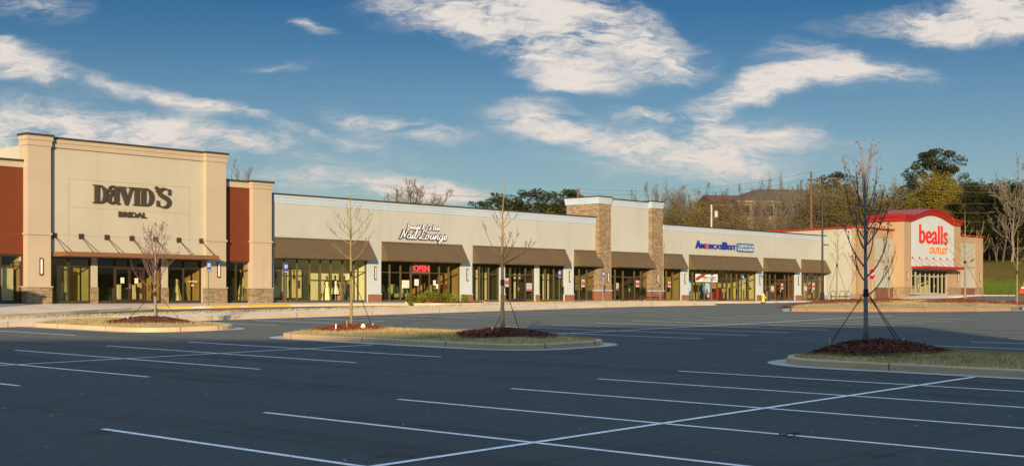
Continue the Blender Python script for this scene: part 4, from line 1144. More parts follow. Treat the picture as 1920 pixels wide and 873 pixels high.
# ---------------------------------------------------------------- unseen block added behind the camera to cast the lot's shadow
def rear_shadow_caster():
    def q(X, Y): return site(X, Y)
    t = thing('shadow_caster', 'unseen flat roofed block added behind the camera to shade the lot', 'shop', (*q(0, -25), -2.7))
    def blk(X0, X1, Y0, Y1, z1):
        m = MB(); a = [q(X0, Y0), q(X1, Y0), q(X1, Y1), q(X0, Y1)]
        for i in range(4):
            p, s = a[i], a[(i+1) % 4]; m.face([(*p, -5), (*s, -5), (*s, z1), (*p, z1)])
        m.face([(*p, z1) for p in a]); return m
    blk(-70, 52, -60, -25, MAIN_TOP).build('wall', CREAM, t)
    blk(-5.4, 10.0, -60, -24.6, RAISED_TOP).build('raised_shadow_block', STONE, t)  # raised part shaped so the cast shadow steps farther out
    m = MB()
    for k in range(14):
        X = -60+k*8.2
        if -8 < X < 12: continue
        a, b = q(X, -24.96), q(X+5, -24.96); m.face([(*a, -2), (*b, -2), (*b, 1.2), (*a, 1.2)])
    m.build('window', mat('dark_pane', (.02, .025, .03), .1), t)
    return t
MAIN_TOP, RAISED_TOP = 11.7, 13.9
rear_shadow_caster()
def shadow_wall():  # out-of-view wall added to cast shade on the bridal shop's lower corner
    m = MB(); m.box(29.0, 29.3, 62.5, 69.95, -1.2, 2.2); m.box(28.9, 29.4, 62.4, 69.95, 2.202, 2.32)
    o = m.build('shadow_brick_wall', BRICK); tag(o, 'unseen low brick wall added to shade the bridal shop corner', 'wall')
shadow_wall()
# ---------------------------------------------------------------- young street trees
BARKG = mat('grey_bark', (.23, .215, .19), .9, .3, 14, .6, 60)
BARKT = mat('tan_bark', (.24, .185, .085), .85, .25, 12, .4, 60)
BARKP = mat('pink_twig_bark', (.17, .10, .085), .85, .25, 12)
TWIGB = mat('brown_twig', (.16, .105, .06), .9, .25, 12)
STRAP = mat('black_strap', (.012, .012, .012), .7)
STAKE = mat('pale_stake', (.45, .40, .33), .8)
def sapling(name, label, base, H, r0, spec, mats, seed, bend=.02, wires=None, tipr=.004, buds=0, group=None):
    """spec: list of (height share, azimuth deg, length, rise deg at root, curve up, root radius, twig count)"""
    r = random.Random(seed)
    t = thing(name, label, 'tree', base, group)
    bx, by, bz = base
    trunk = MB(); n = 12; pts = []; rad = []
    ox = oy = 0
    for i in range(n+1):
        f = i/n; ox += r.gauss(0, bend)*.5; oy += r.gauss(0, bend)*.5
        pts.append(Vector((bx+ox*f, by+oy*f, bz-.05+H*f))); rad.append(max(tipr, r0*(1-f)**.75*(1.25 if i == 0 else 1)))
    trunk.tube(pts, rad, 8)
    trunk.build('trunk', mats[0], t, None, True)
    def on_trunk(f):
        x = f*n; i = min(n-1, int(x)); return pts[i].lerp(pts[i+1], x-i)
    cr = MB(); tips = []
    def limb(p, az, L, rise, curve, rr, twigs, lev=0):
        k = 7; q = [p]; rd = [rr]; a, e = az, rise
        for i in range(k):
            e = min(88, e+curve/k+r.gauss(0, 4)); a += r.gauss(0, 5)
            d = Vector((math.cos(R(e))*math.cos(R(a)), math.cos(R(e))*math.sin(R(a)), math.sin(R(e))))
            q.append(q[-1]+d*L/k); rd.append(max(tipr, rr*(1-(i+1)/k*.85)))
        cr.tube(q, rd, 5 if lev == 0 else 3, 0, False)
        tips.append(q[-1])
        for j in range(twigs):
            f = r.uniform(.3, .98); i = min(k-1, int(f*k)); p2 = q[i].lerp(q[i+1], f*k-i)
            limb(p2, a+r.choice((-1, 1))*r.uniform(25, 65), L*r.uniform(.2, .42)*(1.15-f*.5), e*.5+r.uniform(5, 35), curve*.6, max(tipr, rd[i]*.55), (3 if lev == 0 and L > .5 else 0), lev+1)
    for (h, az, L, rise, curve, rr, tw) in spec: limb(on_trunk(h), az, L, rise, curve, rr, tw)
    for b in range(buds):
        p = r.choice(tips)+Vector((r.gauss(0, .05), r.gauss(0, .05), r.gauss(0, .06))); s = .013
        cr.obox(p, (s, 0, 0), (0, s, 0), (0, 0, s*1.3))
    cr.build('crown', mats[1], t)
    for (du, dv, hz) in wires or ():
        a = Vector((bx, by, bz+hz)); b = Vector((bx+du, by+dv, bz-.02))
        w = MB(); w.tube([a, b], .011, 5); w.build('guy_strap', STRAP, t)
        s = MB(); d = (b-a).normalized(); s.tube([b+Vector((0, 0, -.15)), b+Vector((du*.06, dv*.06, .10))], .028, 6); s.build('stake', STAKE, t)
    if wires:
        c = MB(); f = min(.95, wires[0][2]/H); p = on_trunk(f); c.lathe(p.x, p.y, [(r0*1.0, p.z-.09), (r0*1.05, p.z-.05), (r0*1.05, p.z+.05), (r0*.95, p.z+.09)], 8); c.build('tie', STRAP, t)
    return t
# camera-right in site axes has azimuth -48.5 deg; a limb with az 131 spreads to the picture's left
AL, AR_, AF, AB_ = 131.5, -48.5, 41.5, 221.5
def az(side, r): return {'l': AL, 'r': AR_, 'f': AF, 'b': AB_}[side]+r
def mk_spec(seed, n, h0, h1, L0, L1, rise, curve, rr, tw, fall=1.0):
    r = random.Random(seed); out = []
    for i in range(n):
        f = i/(n-1); out.append((h0+(h1-h0)*f, 137.5*i+r.uniform(-25, 25), (L0+(L1-L0)*f**fall)*r.uniform(.75, 1.15), rise+r.uniform(-10, 10), curve, rr*(1-.6*f), tw))
    return out
zA = isl_a.z(*TREE_A)+.13; zB = isl_b.z(*TREE_B)+.09; zC = isl_b.z(*TREE_C)+.14; zD = isl_c.z(*TREE_D)+.20
sapling('young_tree', 'vase shaped young tree with many fine pinkish twigs before the bridal entrance', (*TREE_A, zA), 3.3, .055,
    [(.28, AL+5, 1.5, 38, 38, .022, 6), (.30, AR_+10, 1.4, 45, 34, .02, 6), (.31, AL-60, 1.5, 48, 32, .022, 5), (.33, AF, 1.4, 52, 28, .02, 5), (.34, AB_, 1.4, 50, 28, .02, 5), (.36, AL-20, 1.7, 52, 28, .02, 6), (.38, AR_-15, 1.7, 55, 26, .02, 6)]+mk_spec(5, 20, .36, .88, 1.75, .8, 58, 22, .018, 5),
    (BARKG, BARKP), 11, .02, [(.55, -.75, .95), (-.75, .62, .95), (.5, .6, .95)], .0042, 120)
sapling('young_tree', 'thin tan young tree in red mulch on the central island', (*TREE_B, zB), 4.5, .052,
    [(.48, AR_+20, 1.25, 28, 30, .014, 5), (.5, AL-20, 1.0, 25, 22, .012, 5), (.60, AR_, 1.15, 30, 35, .014, 6), (.61, AL, 1.15, 28, 22, .013, 5), (.62, AF, .9, 40, 20, .012, 5), (.64, AB_, 1.0, 40, 25, .012, 5), (.66, AL-25, .95, 35, 30, .012, 5), (.67, AR_-20, 1.05, 45, 25, .012, 6), (.70, AL+40, .8, 40, 30, .011, 5), (.72, AR_+30, .85, 45, 25, .011, 5), (.76, AL, .5, 45, 25, .009, 4), (.78, AR_, .55, 48, 20, .009, 4), (.83, AL+30, .4, 50, 20, .008, 3), (.86, AR_-30, .4, 52, 20, .008, 3), (.92, AL, .22, 55, 20, .007, 2), (.93, AR_, .25, 55, 20, .007, 2)],
    (BARKT, BARKT), 12, .03, [(.35, -.62, 1.75)], .005)
sapling('young_tree', 'tall thin young tree with a long bare leader in dark mulch', (*TREE_C, zC), 4.62, .062,
    [(.43, AR_+5, 1.25, 22, 38, .022, 6), (.43, AL+12, .5, 30, 30, .014, 2), (.45, AR_-30, 1.0, 35, 30, .018, 5), (.46, AL, 1.05, 42, 35, .02, 4), (.45, AF, .9, 40, 30, .016, 4), (.47, AB_, .9, 40, 30, .016, 4), (.49, AR_+40, .9, 45, 25, .014, 4), (.655, AL, .62, 38, 20, .012, 3), (.66, AR_, .7, 38, 25, .012, 3), (.67, AL-40, .55, 50, 25, .011, 3), (.68, AR_+40, .6, 52, 20, .011, 3), (.69, AF, .5, 60, 20, .010, 2), (.72, AL+20, .35, 60, 18, .008, 1), (.85, AR_, .16, 50, 10, .006, 0), (.88, AL, .12, 50, 10, .006, 0)],
    (BARKT, TWIGB), 13, .035, [(.36, -.36, 1.45), (-.3, .12, .5)], .006)
sapling('young_tree', 'dark thick young tree strapped to stakes in the nearest mulch mound', (*TREE_D, zD), 4.75, .062,
    [(.24, AR_+8, 1.25, 22, 50, .022, 4), (.335, AR_-5, 1.4, 34, 36, .024, 6), (.31, AL+10, 1.0, 48, 35, .022, 5), (.38, AL-5, 1.15, 40, 40, .024, 6), (.41, AR_+25, 1.1, 42, 40, .022, 6), (.43, AF, 1.0, 45, 35, .02, 5), (.45, AB_, 1.0, 45, 35, .02, 5), (.47, AL+25, 1.1, 42, 40, .022, 6), (.49, AR_, 1.2, 45, 35, .022, 6), (.52, AL-20, 1.2, 48, 38, .02, 6), (.55, AR_-20, 1.1, 52, 30, .02, 6), (.58, AL, 1.2, 55, 30, .02, 6), (.60, AR_+30, 1.1, 58, 28, .018, 5), (.63, AL-30, 1.3, 62, 25, .018, 5), (.65, AR_+10, 1.2, 64, 22, .018, 5), (.67, AL+20, 1.35, 68, 20, .018, 5), (.70, AF, 1.1, 66, 20, .016, 5), (.72, AR_-10, 1.25, 72, 16, .016, 4), (.74, AL, 1.2, 74, 14, .014, 4), (.78, AR_, 1.0, 76, 12, .012, 3), (.8, AB_, .9, 72, 12, .012, 3)],
    (BARKG, mat('dark_twig', (.19, .12, .085), .9, .25, 12)), 14, .02, [(-.55, .62, 1.22), (.62, -.62, 1.22), (.75, -.45, 1.22)], .005, 90)
# small trees along the shops
def small_tree(label, px, py, top, seed, spec, mats, r0=.05, wires=None, lift=.25, at=None, bend=.02):
    u, v, z = at or (*gp(px, py), 0)
    if at is None: z = ground(u, v)+lift
    H = (HY-top)/F*depth(u, v)-z
    return sapling('street_tree', label, (u, v, z), H, r0, spec, mats, seed, bend, wires, .008, 0, 'young trees planted along the shop fronts')
uT, vT = U(1237, 57.5), 57.5
small_tree('reddish slender young tree beside the stone entry tower', 0, 0, 440, 21, mk_spec(21, 22, .35, .95, 1.4, .5, 58, 22, .02, 4), (BARKT, BARKP), .05, [(.5, -.4, 1.3), (-.5, .4, 1.3)], 0, (uT, vT, -.42))
small_tree('pale young tree in red mulch by the bike rack', 1569, 574, 428, 22, mk_spec(22, 13, .5, .97, 1.3, .4, 45, 25, .018, 3), (BARKT, BARKT), .06, [(.7, -.5, 2.4), (-.45, .5, 2.4)])
small_tree('second pale young tree between the bike rack and the stop sign', 1607, 573, 420, 23, mk_spec(23, 14, .3, .95, 1.7, .5, 42, 25, .018, 3), (BARKT, TWIGB), .05, [(-.6, .6, 2.2)])
small_tree('young tree standing before the outlet brick base', 1667, 571.5, 462, 24, mk_spec(24, 14, .35, .95, 1.8, .5, 45, 28, .02, 3), (BARKT, TWIGB), .05, [(.6, -.4, 1.6), (-.6, .4, 1.6)])
small_tree('tall young tree with long upswept branches before the outlet canopy', 1809.5, 573, 392, 25, [(.43, AR_, 2.2, 15, 50, .03, 3), (.44, AL, 2.1, 15, 48, .03, 3), (.46, AL+30, 1.9, 25, 40, .025, 3), (.47, AR_-30, 1.9, 25, 40, .025, 3), (.52, AR_+10, 2.3, 20, 50, .03, 3), (.54, AL-10, 2.0, 25, 45, .025, 3), (.58, AF, 1.8, 30, 40, .02, 2), (.60, AR_, 1.8, 35, 40, .02, 2), (.62, AL, 1.7, 35, 38, .02, 2), (.68, AR_, 1.0, 45, 30, .015, 1), (.72, AL, 1.0, 45, 30, .015, 1), (.8, AR_, .6, 50, 20, .012, 0)], (BARKT, BARKT), .085, [(1.1, -.95, 2.6)])
small_tree('thin young tree near the red flag sign by the grass bank', 1907, 576, 430, 26, mk_spec(26, 10, .45, .9, 1.1, .3, 25, 30, .016, 2), (BARKT, BARKT), .06, [(.6, -.5, 2), (-.6, .5, 2)], .2)
mr = lambda px, py, ru, rv, h, m, seed: mound(gp(px, py), ru, rv, h, lambda u, v: isl_d.z(u, v) if inside(isl_d.out, u, v) else ground(u, v)+.12, m, seed, 500, 0, .12)
mr(1560, 575.5, 3.4, 3.2, .16, MULCHR, 31); mr(1615, 574.5, 2.6, 2.0, .14, MULCHR, 32); mr(1808, 576, 3.0, 2.6, .18, MULCHR, 33); mr(1668, 572.5, 1.5, 1.4, .12, MULCHR, 34)
mound(gp(1922, 575), 2.2, 2.2, .14, lambda u, v: ground(u, v)+.22, MULCHR, 36, 300, 0, .12)
# mulch bed by the tower and the shrub bed before the nail salon
mound((U(1228, 57), 57), 3.2, 2.2, .24, lambda u, v: ground(u, v)+.14, MULCHR, 37, 700, 0, .1)
tb = MB()
twb = densify([(U(1150, 55), 54.6), (U(1300, 55), 54.6), (U(1300, 60), 60.6), (U(1150, 60), 60.6)], 1.0)
isl_t = Island(lambda d: poly_inset(twb, d), .15, .04, 2, CONC, None, True); isl_t.turf(2500, None, 41, (), .07)
isl_s = Island(lambda d: rrect(U(757, 66), U(893, 66), 62.75, 66.3, .7, d), .15, .03, 1.6, CONC, lambda u, v: max(ground(u, v), swz(u, v)-.02) if v > 65 else ground(u, v)+.02, False)
sb = MB(); rows = [[(p[0], p[1], isl_s.z(*p)+.02) for p in isl_s.rings(d)] for d in (.16, .6, 1.2, 1.6)]
sb.grid(rows, 0, True); sb.face(rows[-1]); structure('mulch', sb, MULCHR, None, False, 'stuff')
# ---------------------------------------------------------------- woods behind the shops
def seg_quads(P0, P1, R0, R1):
    P0, P1 = np.asarray(P0, float), np.asarray(P1, float); R0 = np.asarray(R0)[:, None]; R1 = np.asarray(R1)[:, None]
    d = P1-P0; d /= np.maximum(1e-9, np.linalg.norm(d, axis=1))[:, None]
    ref = np.where(np.abs(d[:, 2:3]) < .9, np.array([[0, 0, 1.]]), np.array([[1., 0, 0]]))
    a = np.cross(d, ref); a /= np.linalg.norm(a, axis=1)[:, None]; b = np.cross(d, a)
    ring = [math.cos(2*math.pi*k/3)*a+math.sin(2*math.pi*k/3)*b for k in range(3)]
    out = []
    for k in range(3):
        e, f = ring[k], ring[(k+1) % 3]
        out.append(np.stack([P0+e*R0, P0+f*R0, P1+f*R1, P1+e*R1], 1))
    return np.concatenate(out, 0).reshape(-1, 3)
def leaf_quads(C, size, g, up=0.0, aspect=.55):
    n = len(C); C = np.asarray(C)
    a = g.normal(size=(n, 3)); a[:, 2] = a[:, 2]*(1-up)+up*np.abs(a[:, 2])*1.5; a /= np.linalg.norm(a, axis=1)[:, None]
    b = np.cross(a, g.normal(size=(n, 3))); b /= np.linalg.norm(b, axis=1)[:, None]
    s = size*g.uniform(.6, 1.4, (n, 1))
    return np.stack([C-a*s, C+b*s*aspect, C+a*s, C-b*s*aspect], 1).reshape(-1, 3)
def skeleton(seed, H, r0, levels, spread, first, nb, up=.3, wob=.12, lead=1.0, bl=.42):
    r = random.Random(seed); segs = []; tips = []
    def grow(p, d, L, rr, lev):
        k = 5 if lev == 0 else 4
        pts = [p]; q = p.copy(); dd = d.copy()
        for i in range(k):
            dd = (dd+Vector((r.gauss(0, wob), r.gauss(0, wob), r.gauss(0, wob)+up*.12*(lev > 0)))).normalized()
            n = q+dd*L/k; a = rr*(1-i/k*.75); b = rr*(1-(i+1)/k*.75)
            segs.append((tuple(q), tuple(n), a, b, lev)); q = n; pts.append(q)
        tips.append((tuple(q), lev))
        if lev >= levels: return
        m = nb[min(lev, len(nb)-1)]
        for j in range(m):
            f = first+(1-first)*(j+r.random())/m if lev == 0 else r.uniform(.25, 1)
            x = min(f*k, k-.001); i = int(x); s = pts[i].lerp(pts[i+1], x-i)
            ax = Vector((r.gauss(0, 1), r.gauss(0, 1), r.gauss(0, .3)))
            base = (pts[i+1]-pts[i]).normalized(); ax = (ax-base*ax.dot(base)).normalized()
            nd = (base*math.cos(spread)+ax*math.sin(spread)).normalized()
            grow(s, nd, L*(.55 if lev else bl)*r.uniform(.6, 1.1)*(1.25-.5*f), max(.012, rr*(1-f*.6)*.5), lev+1)
    grow(Vector((0, 0, -.4)), Vector((0, 0, 1)), H*lead, r0, 0)
    return segs, tips
def leaf_mat(name, a, b, trans=.25):
    m, nt, bs, pos = new_mat(name)
    oi = nt.add('ShaderNodeObjectInfo')
    f = nt.noise(pos, .9, 4, .7); g = nt.noise(pos, 11, 2, .7)
    c = nt.mix(nt.ramp(f, [(.35, (0, 0, 0)), (.65, (1, 1, 1))]), a, b)
    c = nt.mix(.45, c, nt.ramp(g, [(.3, tuple(x*.5 for x in a)), (.7, tuple(min(1, x*1.4) for x in b))]))
    hv = nt.add('ShaderNodeHueSaturation'); nt.link(c, hv.inputs['Color'])
    nt.link(nt.math('MULTIPLY_ADD', oi.outputs['Random'], .03, .485), hv.inputs['Hue'])
    nt.link(nt.math('MULTIPLY_ADD', oi.outputs['Random'], .5, .75), hv.inputs['Value'])
    nt.link(hv.outputs[0], bs.inputs['Base Color']); bs.inputs['Roughness'].default_value = .7
    bs.inputs['Specular IOR Level'].default_value = .2
    tr = nt.add('ShaderNodeBsdfTranslucent'); nt.link(hv.outputs[0], tr.inputs[0])
    mx = nt.add('ShaderNodeMixShader'); mx.inputs[0].default_value = trans
    nt.link(bs.outputs[0], mx.inputs[1]); nt.link(tr.outputs[0], mx.inputs[2]); nt.link(mx.outputs[0], nt.n['Material Output'].inputs[0])
    MATS[name] = m; return m
L_PINE = leaf_mat('pine_needles', (.020, .030, .010), (.052, .062, .020))
L_DARK = leaf_mat('evergreen_leaves', (.012, .016, .005), (.034, .038, .011))
L_OLIV = leaf_mat('olive_leaves', (.095, .076, .026), (.16, .125, .04))
L_LIME = leaf_mat('lime_leaves', (.22, .205, .02), (.36, .32, .045), .4)
L_TAN = leaf_mat('tan_buds', (.11, .082, .036), (.17, .13, .055))
L_IVY = leaf_mat('ivy_leaves', (.05, .07, .025), (.10, .12, .045))
B_FAR = mat('far_bark', (.085, .064, .043), .95, .3, 2); B_PALE = mat('pale_bark', (.16, .145, .11), .9, .25, 2); B_GREY = mat('grey_twigs', (.13, .11, .095), .95, .25, 2)
PROTO = {}
def proto(kind, seed):
    """one tree of each kind, built at the origin"""
    g = np.random.default_rng(seed); r = random.Random(seed)
    t = thing({'pine': 'pine_tree', 'bare': 'bare_tree', 'sycamore': 'bare_tree', 'haze': 'budding_tree', 'lime': 'leafy_tree', 'dark': 'evergreen_tree', 'thicket': 'shrub', 'ivy': 'ivy_tree'}[kind], 'x', 'tree', (0, 0, 0))
    def put(segs, m, crown, cm, min_lev=1, nm='crown'):
        tr = [s for s in segs if s[4] < min_lev]; br = [s for s in segs if s[4] >= min_lev]
        cloud_mesh('stem' if kind == 'thicket' else 'trunk', seg_quads([s[0] for s in tr], [s[1] for s in tr], [s[2] for s in tr], [s[3] for s in tr]), 4, m, None, t)
        vs = []; mi = []
        if br:
            q = seg_quads([s[0] for s in br], [s[1] for s in br], [s[2] for s in br], [s[3] for s in br]); vs.append(q); mi += [1]*(len(q)//4)
        if crown is not None: vs.append(crown); mi += [0]*(len(crown)//4)
        cloud_mesh(nm, np.concatenate(vs, 0), 4, [cm or m, m], mi, t)
    H = 15.0
    if kind == 'pine':
        # bare lower trunk, limbs that each carry an upturned pad of needles, domed top
        segs = [((0, 0, -.4), (.05, .05, H*.93), .24, .05, 0)]; C = []; tips = []
        n = 26
        for k in range(n):
            f = (k+.5)/n; z = H*(.50+.47*f); a = k*2.4+r.uniform(-.5, .5)
            rad = H*.27*math.sqrt(max(0, 1-((f-.22)/.80)**2))*r.uniform(.45, 1.05)
            c = np.array([math.cos(a)*rad, math.sin(a)*rad, z+rad*.12])
            segs.append(((0, 0, z-rad*.35), tuple(c-np.array([0, 0, .15])), .06, .025, 1))
            s_ = H*r.uniform(.045, .075)
            for q in range(r.randint(3, 5)):
                c2 = c+g.normal(size=3)*np.array([s_*1.0, s_*1.0, s_*.45]); p = g.normal(size=(95, 3)); p /= np.linalg.norm(p, axis=1)[:, None]; p *= g.uniform(.3, 1, (95, 1))**.4
                C.append(c2+p*np.array([s_*.95, s_*.95, s_*.55]))
        put(segs, B_FAR, leaf_quads(np.concatenate(C), .20, g, .4, .3), L_PINE)
    elif kind in ('bare', 'sycamore'):
        segs, tips = skeleton(seed, H, .22, 4, .62 if kind == 'bare' else .8, .22, (15, 6, 4, 3) if kind == 'bare' else (12, 6, 4, 3), 1.3, .13, .62, .62)
        segs = [(a, b, max(.022, c), max(.016, d), l) for a, b, c, d, l in segs]
        C = np.array([p for p, l in tips if l >= 3]); C = np.repeat(C, 1, 0)+g.normal(size=(len(C), 3))*.1
        put(segs, B_GREY if kind == 'bare' else B_PALE, leaf_quads(C, .07, g), L_TAN)
    elif kind == 'haze':
        segs, tips = skeleton(seed, H, .2, 3, .7, .2, (15, 6, 4), .9, .14, .72, .56)
        C = np.array([p for p, l in tips if l >= 2]); C = np.repeat(C, 11, 0)+g.normal(size=(len(C)*11, 3))*np.array([.55, .55, .5])
        put(segs, B_FAR, leaf_quads(C, .15, g), L_OLIV)
    elif kind == 'lime':
        segs, tips = skeleton(seed, H, .26, 3, .6, .12, (20, 7, 4), 1.2, .12, .7, .6)
        C = np.array([p for p, l in tips if l >= 2 and p[2] > 1.5]); C = np.repeat(C, 30, 0)+g.normal(size=(len(C)*30, 3))*np.array([.5, .5, .75])
        put(segs, B_FAR, leaf_quads(C, .17, g, .5, .4), L_LIME)
    elif kind == 'dark':
        segs, tips = skeleton(seed, H, .22, 3, .85, .18, (18, 6, 3), .5, .14, .8, .5)
        C = np.array([p for p, l in tips if l >= 2]); C = np.repeat(C, 26, 0)+g.normal(size=(len(C)*26, 3))*np.array([.6, .6, .42])
        put(segs, B_FAR, leaf_quads(C, .20, g), L_DARK)
    elif kind == 'thicket':
        allseg = []; pts = []
        for k in range(9):
            s2, t2 = skeleton(seed*31+k, r.uniform(5, 8), .05, 2, .5, .25, (8, 4), .8, .16)
            ox, oy = r.uniform(-2.6, 2.6), r.uniform(-2.2, 2.2); lx, ly = r.gauss(0, .12), r.gauss(0, .12)
            mv = lambda p: (p[0]+ox+lx*p[2], p[1]+oy+ly*p[2], p[2])
            allseg += [(mv(a), mv(b), max(.02, c), max(.016, d), l) for a, b, c, d, l in s2]; pts += [mv(p) for p, l in t2 if l >= 1]
        C = np.array(pts); C = np.repeat(C, 12, 0)+g.normal(size=(len(C)*12, 3))*.4
        put(allseg, B_FAR, leaf_quads(C, .10, g), L_OLIV if seed == 14 else L_TAN)
    elif kind == 'ivy':
        segs, tips = skeleton(seed, H, .14, 3, .6, .3, (10, 4, 3), .9, .12)
        segs = [(a, b, max(.02, c), max(.016, d), l) for a, b, c, d, l in segs]
        ctr = [np.array(p) for p, l in tips if l == 1]; r.shuffle(ctr); C = []
        for e in ctr[:7]: C.append(e+g.normal(size=(60, 3))*np.array([.4, .4, .55]))
        for z in np.linspace(H*.3, H*.85, 14): C.append(np.array([0, 0, z])+g.normal(size=(14, 3))*.25)
        put(segs, B_FAR, leaf_quads(np.concatenate(C), .16, g), L_IVY)
    tops = max(v[2] for c in t.children for v in [max((tuple(x.co) for x in c.data.vertices), key=lambda q: q[2])])
    PROTO[(kind, seed)] = [t, tops, False]
    return PROTO[(kind, seed)]
NAMES = {}
def plant(kind, seed, px, top, Y, label, width=1.0, group=None, rot=None, sink=0, cat='tree'):
    P = PROTO.get((kind, seed)) or proto(kind, seed)
    if not P[2]: o = P[0]; P[2] = True
    else: o = copy_tree(P[0])
    X = (px-960)/F*Y; u, v = site(X, Y); z = terrain(u, v)-sink
    h = (HY-top)/F*Y-z; s = h/P[1]
    o.location = (u, v, z); o.scale = (s*width, s*width, s)
    o.rotation_euler = (0, 0, rng.uniform(0, 6.28) if rot is None else rot)
    o['label'] = label; o['category'] = cat
    if 'group' in o: del o['group']
    if group: o['group'] = group
    return o
plant('bare', 1, 468, 298, 132, 'bare grey tree rising behind the bridal shop wing', .75)
plant('dark', 3, 432, 322, 122, 'dark evergreen tip behind the bridal shop wing', .35)
plant('bare', 2, 733, 333, 160, 'rounded bare grey tree behind the nail salon roof', 1.15)
for px, top, sd, w, lb in ((936, 358, 4, 1.05, 'pine nearest the thin leader of the middle young tree'), (1002, 352, 5, 1.05, 'pine behind the yellow green bush'), (1062, 353, 6, 1.05, 'tall pine beside the wooden pole'), (966, 374, 5, 1.0, 'low pine between two taller pines'), (1034, 378, 4, 1.0, 'short pine in the gap between two tall pines'), (1094, 372, 6, .6, 'pine peeping out behind the entry tower')):
    plant('pine', sd, px, top, 195+px % 11, lb, w)
plant('lime', 7, 1004, 380, 172, 'yellow green bush in front of the dark pines', .7)
for px, top, Y, kind, sd, w in ((1160, 352, 230, 'ivy', 8, .5), (1184, 354, 232, 'bare', 1, .45), (1207, 336, 228, 'ivy', 9, .45), (1229, 342, 232, 'bare', 2, .4), (1262, 336, 240, 'bare', 1, .75), (1287, 345, 236, 'bare', 2, .6), (1316, 366, 238, 'haze', 10, .75), (1246, 362, 226, 'haze', 11, .6)):
    plant(kind, sd, px, top, Y, {1160: 'sparse ivy clad tree peeping over the entry tower', 1184: 'thin bare tree over the entry tower roof', 1207: 'narrow ivy clad tree over the entry tower', 1229: 'slim bare tree above the tower corner', 1262: 'broad bare grey tree behind the tower', 1287: 'bare tree standing behind the yellowing thicket', 1316: 'olive budding tree above the low optician roof', 1246: 'olive budding tree close behind the stone pier'}[px], w)
GW = 'thicket trees on the bank behind the shops'; LW = 'brown budding thicket growing on the bank behind the shops'
r5 = random.Random(5)
for k in range(34):
    px = 1215+k*9.6+r5.uniform(-6, 6); top = 392+r5.uniform(-14, 20)-8*math.sin((px-1250)/60)+(16 if 1400 < px < 1545 else 0)
    plant('thicket', (12, 13, 14)[k % 3], px, top, 205+r5.uniform(0, 28), LW, 1.1, GW, None, 0, 'shrub')
for k in range(30):
    px = 1262+k*10+r5.uniform(-5, 5)
    kd = 'bare' if px > 1395 or k % 3 == 1 else 'haze'
    plant(kd, (2 if kd == 'bare' else (10, 11)[k % 2]), px, 362+r5.uniform(-18, 16)-(8 if px > 1420 else 0), 230+r5.uniform(0, 24), 'thin half bare tree in the thicket before the office building', .55, 'half bare trees before the office')
for px, top, kind, sd, w, lb in ((1360, 336, 'ivy', 8, .6, 'ivy clad tree above the reddish office gable'), (1384, 340, 'ivy', 9, .5, 'second ivy clad tree by the office gable'), (1432, 318, 'ivy', 15, .75, 'tall ivy clad tree before the office roof'), (1466, 320, 'ivy', 16, .35, 'very thin ivy clad tree above the office ridge'), (1497, 334, 'bare', 2, .6, 'bare tree beyond the office ridge'), (1563, 320, 'pine', 5, .95, 'dark pine between the lamp post and the office')):
    plant(kind, sd, px, top, 262, lb, w)
GH = 'olive budding trees on the bank behind the outlet'; GD = 'dark evergreens in the wood behind the outlet'
for k in range(34):
    px = 1515+k*10.5+r5.uniform(-6, 6); Y = 216+r5.uniform(0, 30)
    plant(('haze', 'haze', 'bare')[k % 3], (10, 11, 1)[k % 3], px, 340+r5.uniform(-12, 24), Y, 'olive budding tree in the wood behind the outlet store', .9, GH)
for k in range(30):
    px = 1560+k*14+r5.uniform(-8, 8); Y = 222+r5.uniform(0, 40) if px < 1830 else 208+r5.uniform(0, 34)
    plant('dark', (3, 18)[k % 2], px, 388+r5.uniform(-22, 26) if px < 1800 else 346+r5.uniform(-14, 34), Y, 'dark evergreen in the wood behind the outlet store', .95, GD)
for k in range(22):
    px = 1700+k*13+r5.uniform(-5, 5)
    plant('thicket', 13, px, 420+r5.uniform(-18, 22), 236+r5.uniform(0, 16), 'dark understorey shrub among the trunks on the hilltop', 1.5, 'understorey shrubs on the hilltop', None, 0, 'shrub')
plant('pine', 6, 1752, 277, 238, 'tallest dark pine standing over the outlet arch', .95)
plant('lime', 7, 1768, 302, 226, 'large yellow green tree behind the arched red cornice', .95)
plant('lime', 19, 1722, 345, 232, 'smaller yellow green tree beside the tall pine', .7)
plant('haze', 17, 1694, 340, 228, 'pale budding tree between the pine and the lamp post', .95)
plant('haze', 11, 1636, 338, 230, 'broad olive tree behind the dark strapped tree', .95)
plant('sycamore', 20, 1897, 286, 203, 'big pale bare sycamore on the hilltop', .85)
plant('sycamore', 21, 1960, 300, 206, 'pale bare sycamore at the edge of the wood', .8)
plant('bare', 1, 1866, 318, 212, 'grey bare tree beside the pale sycamore', .6)

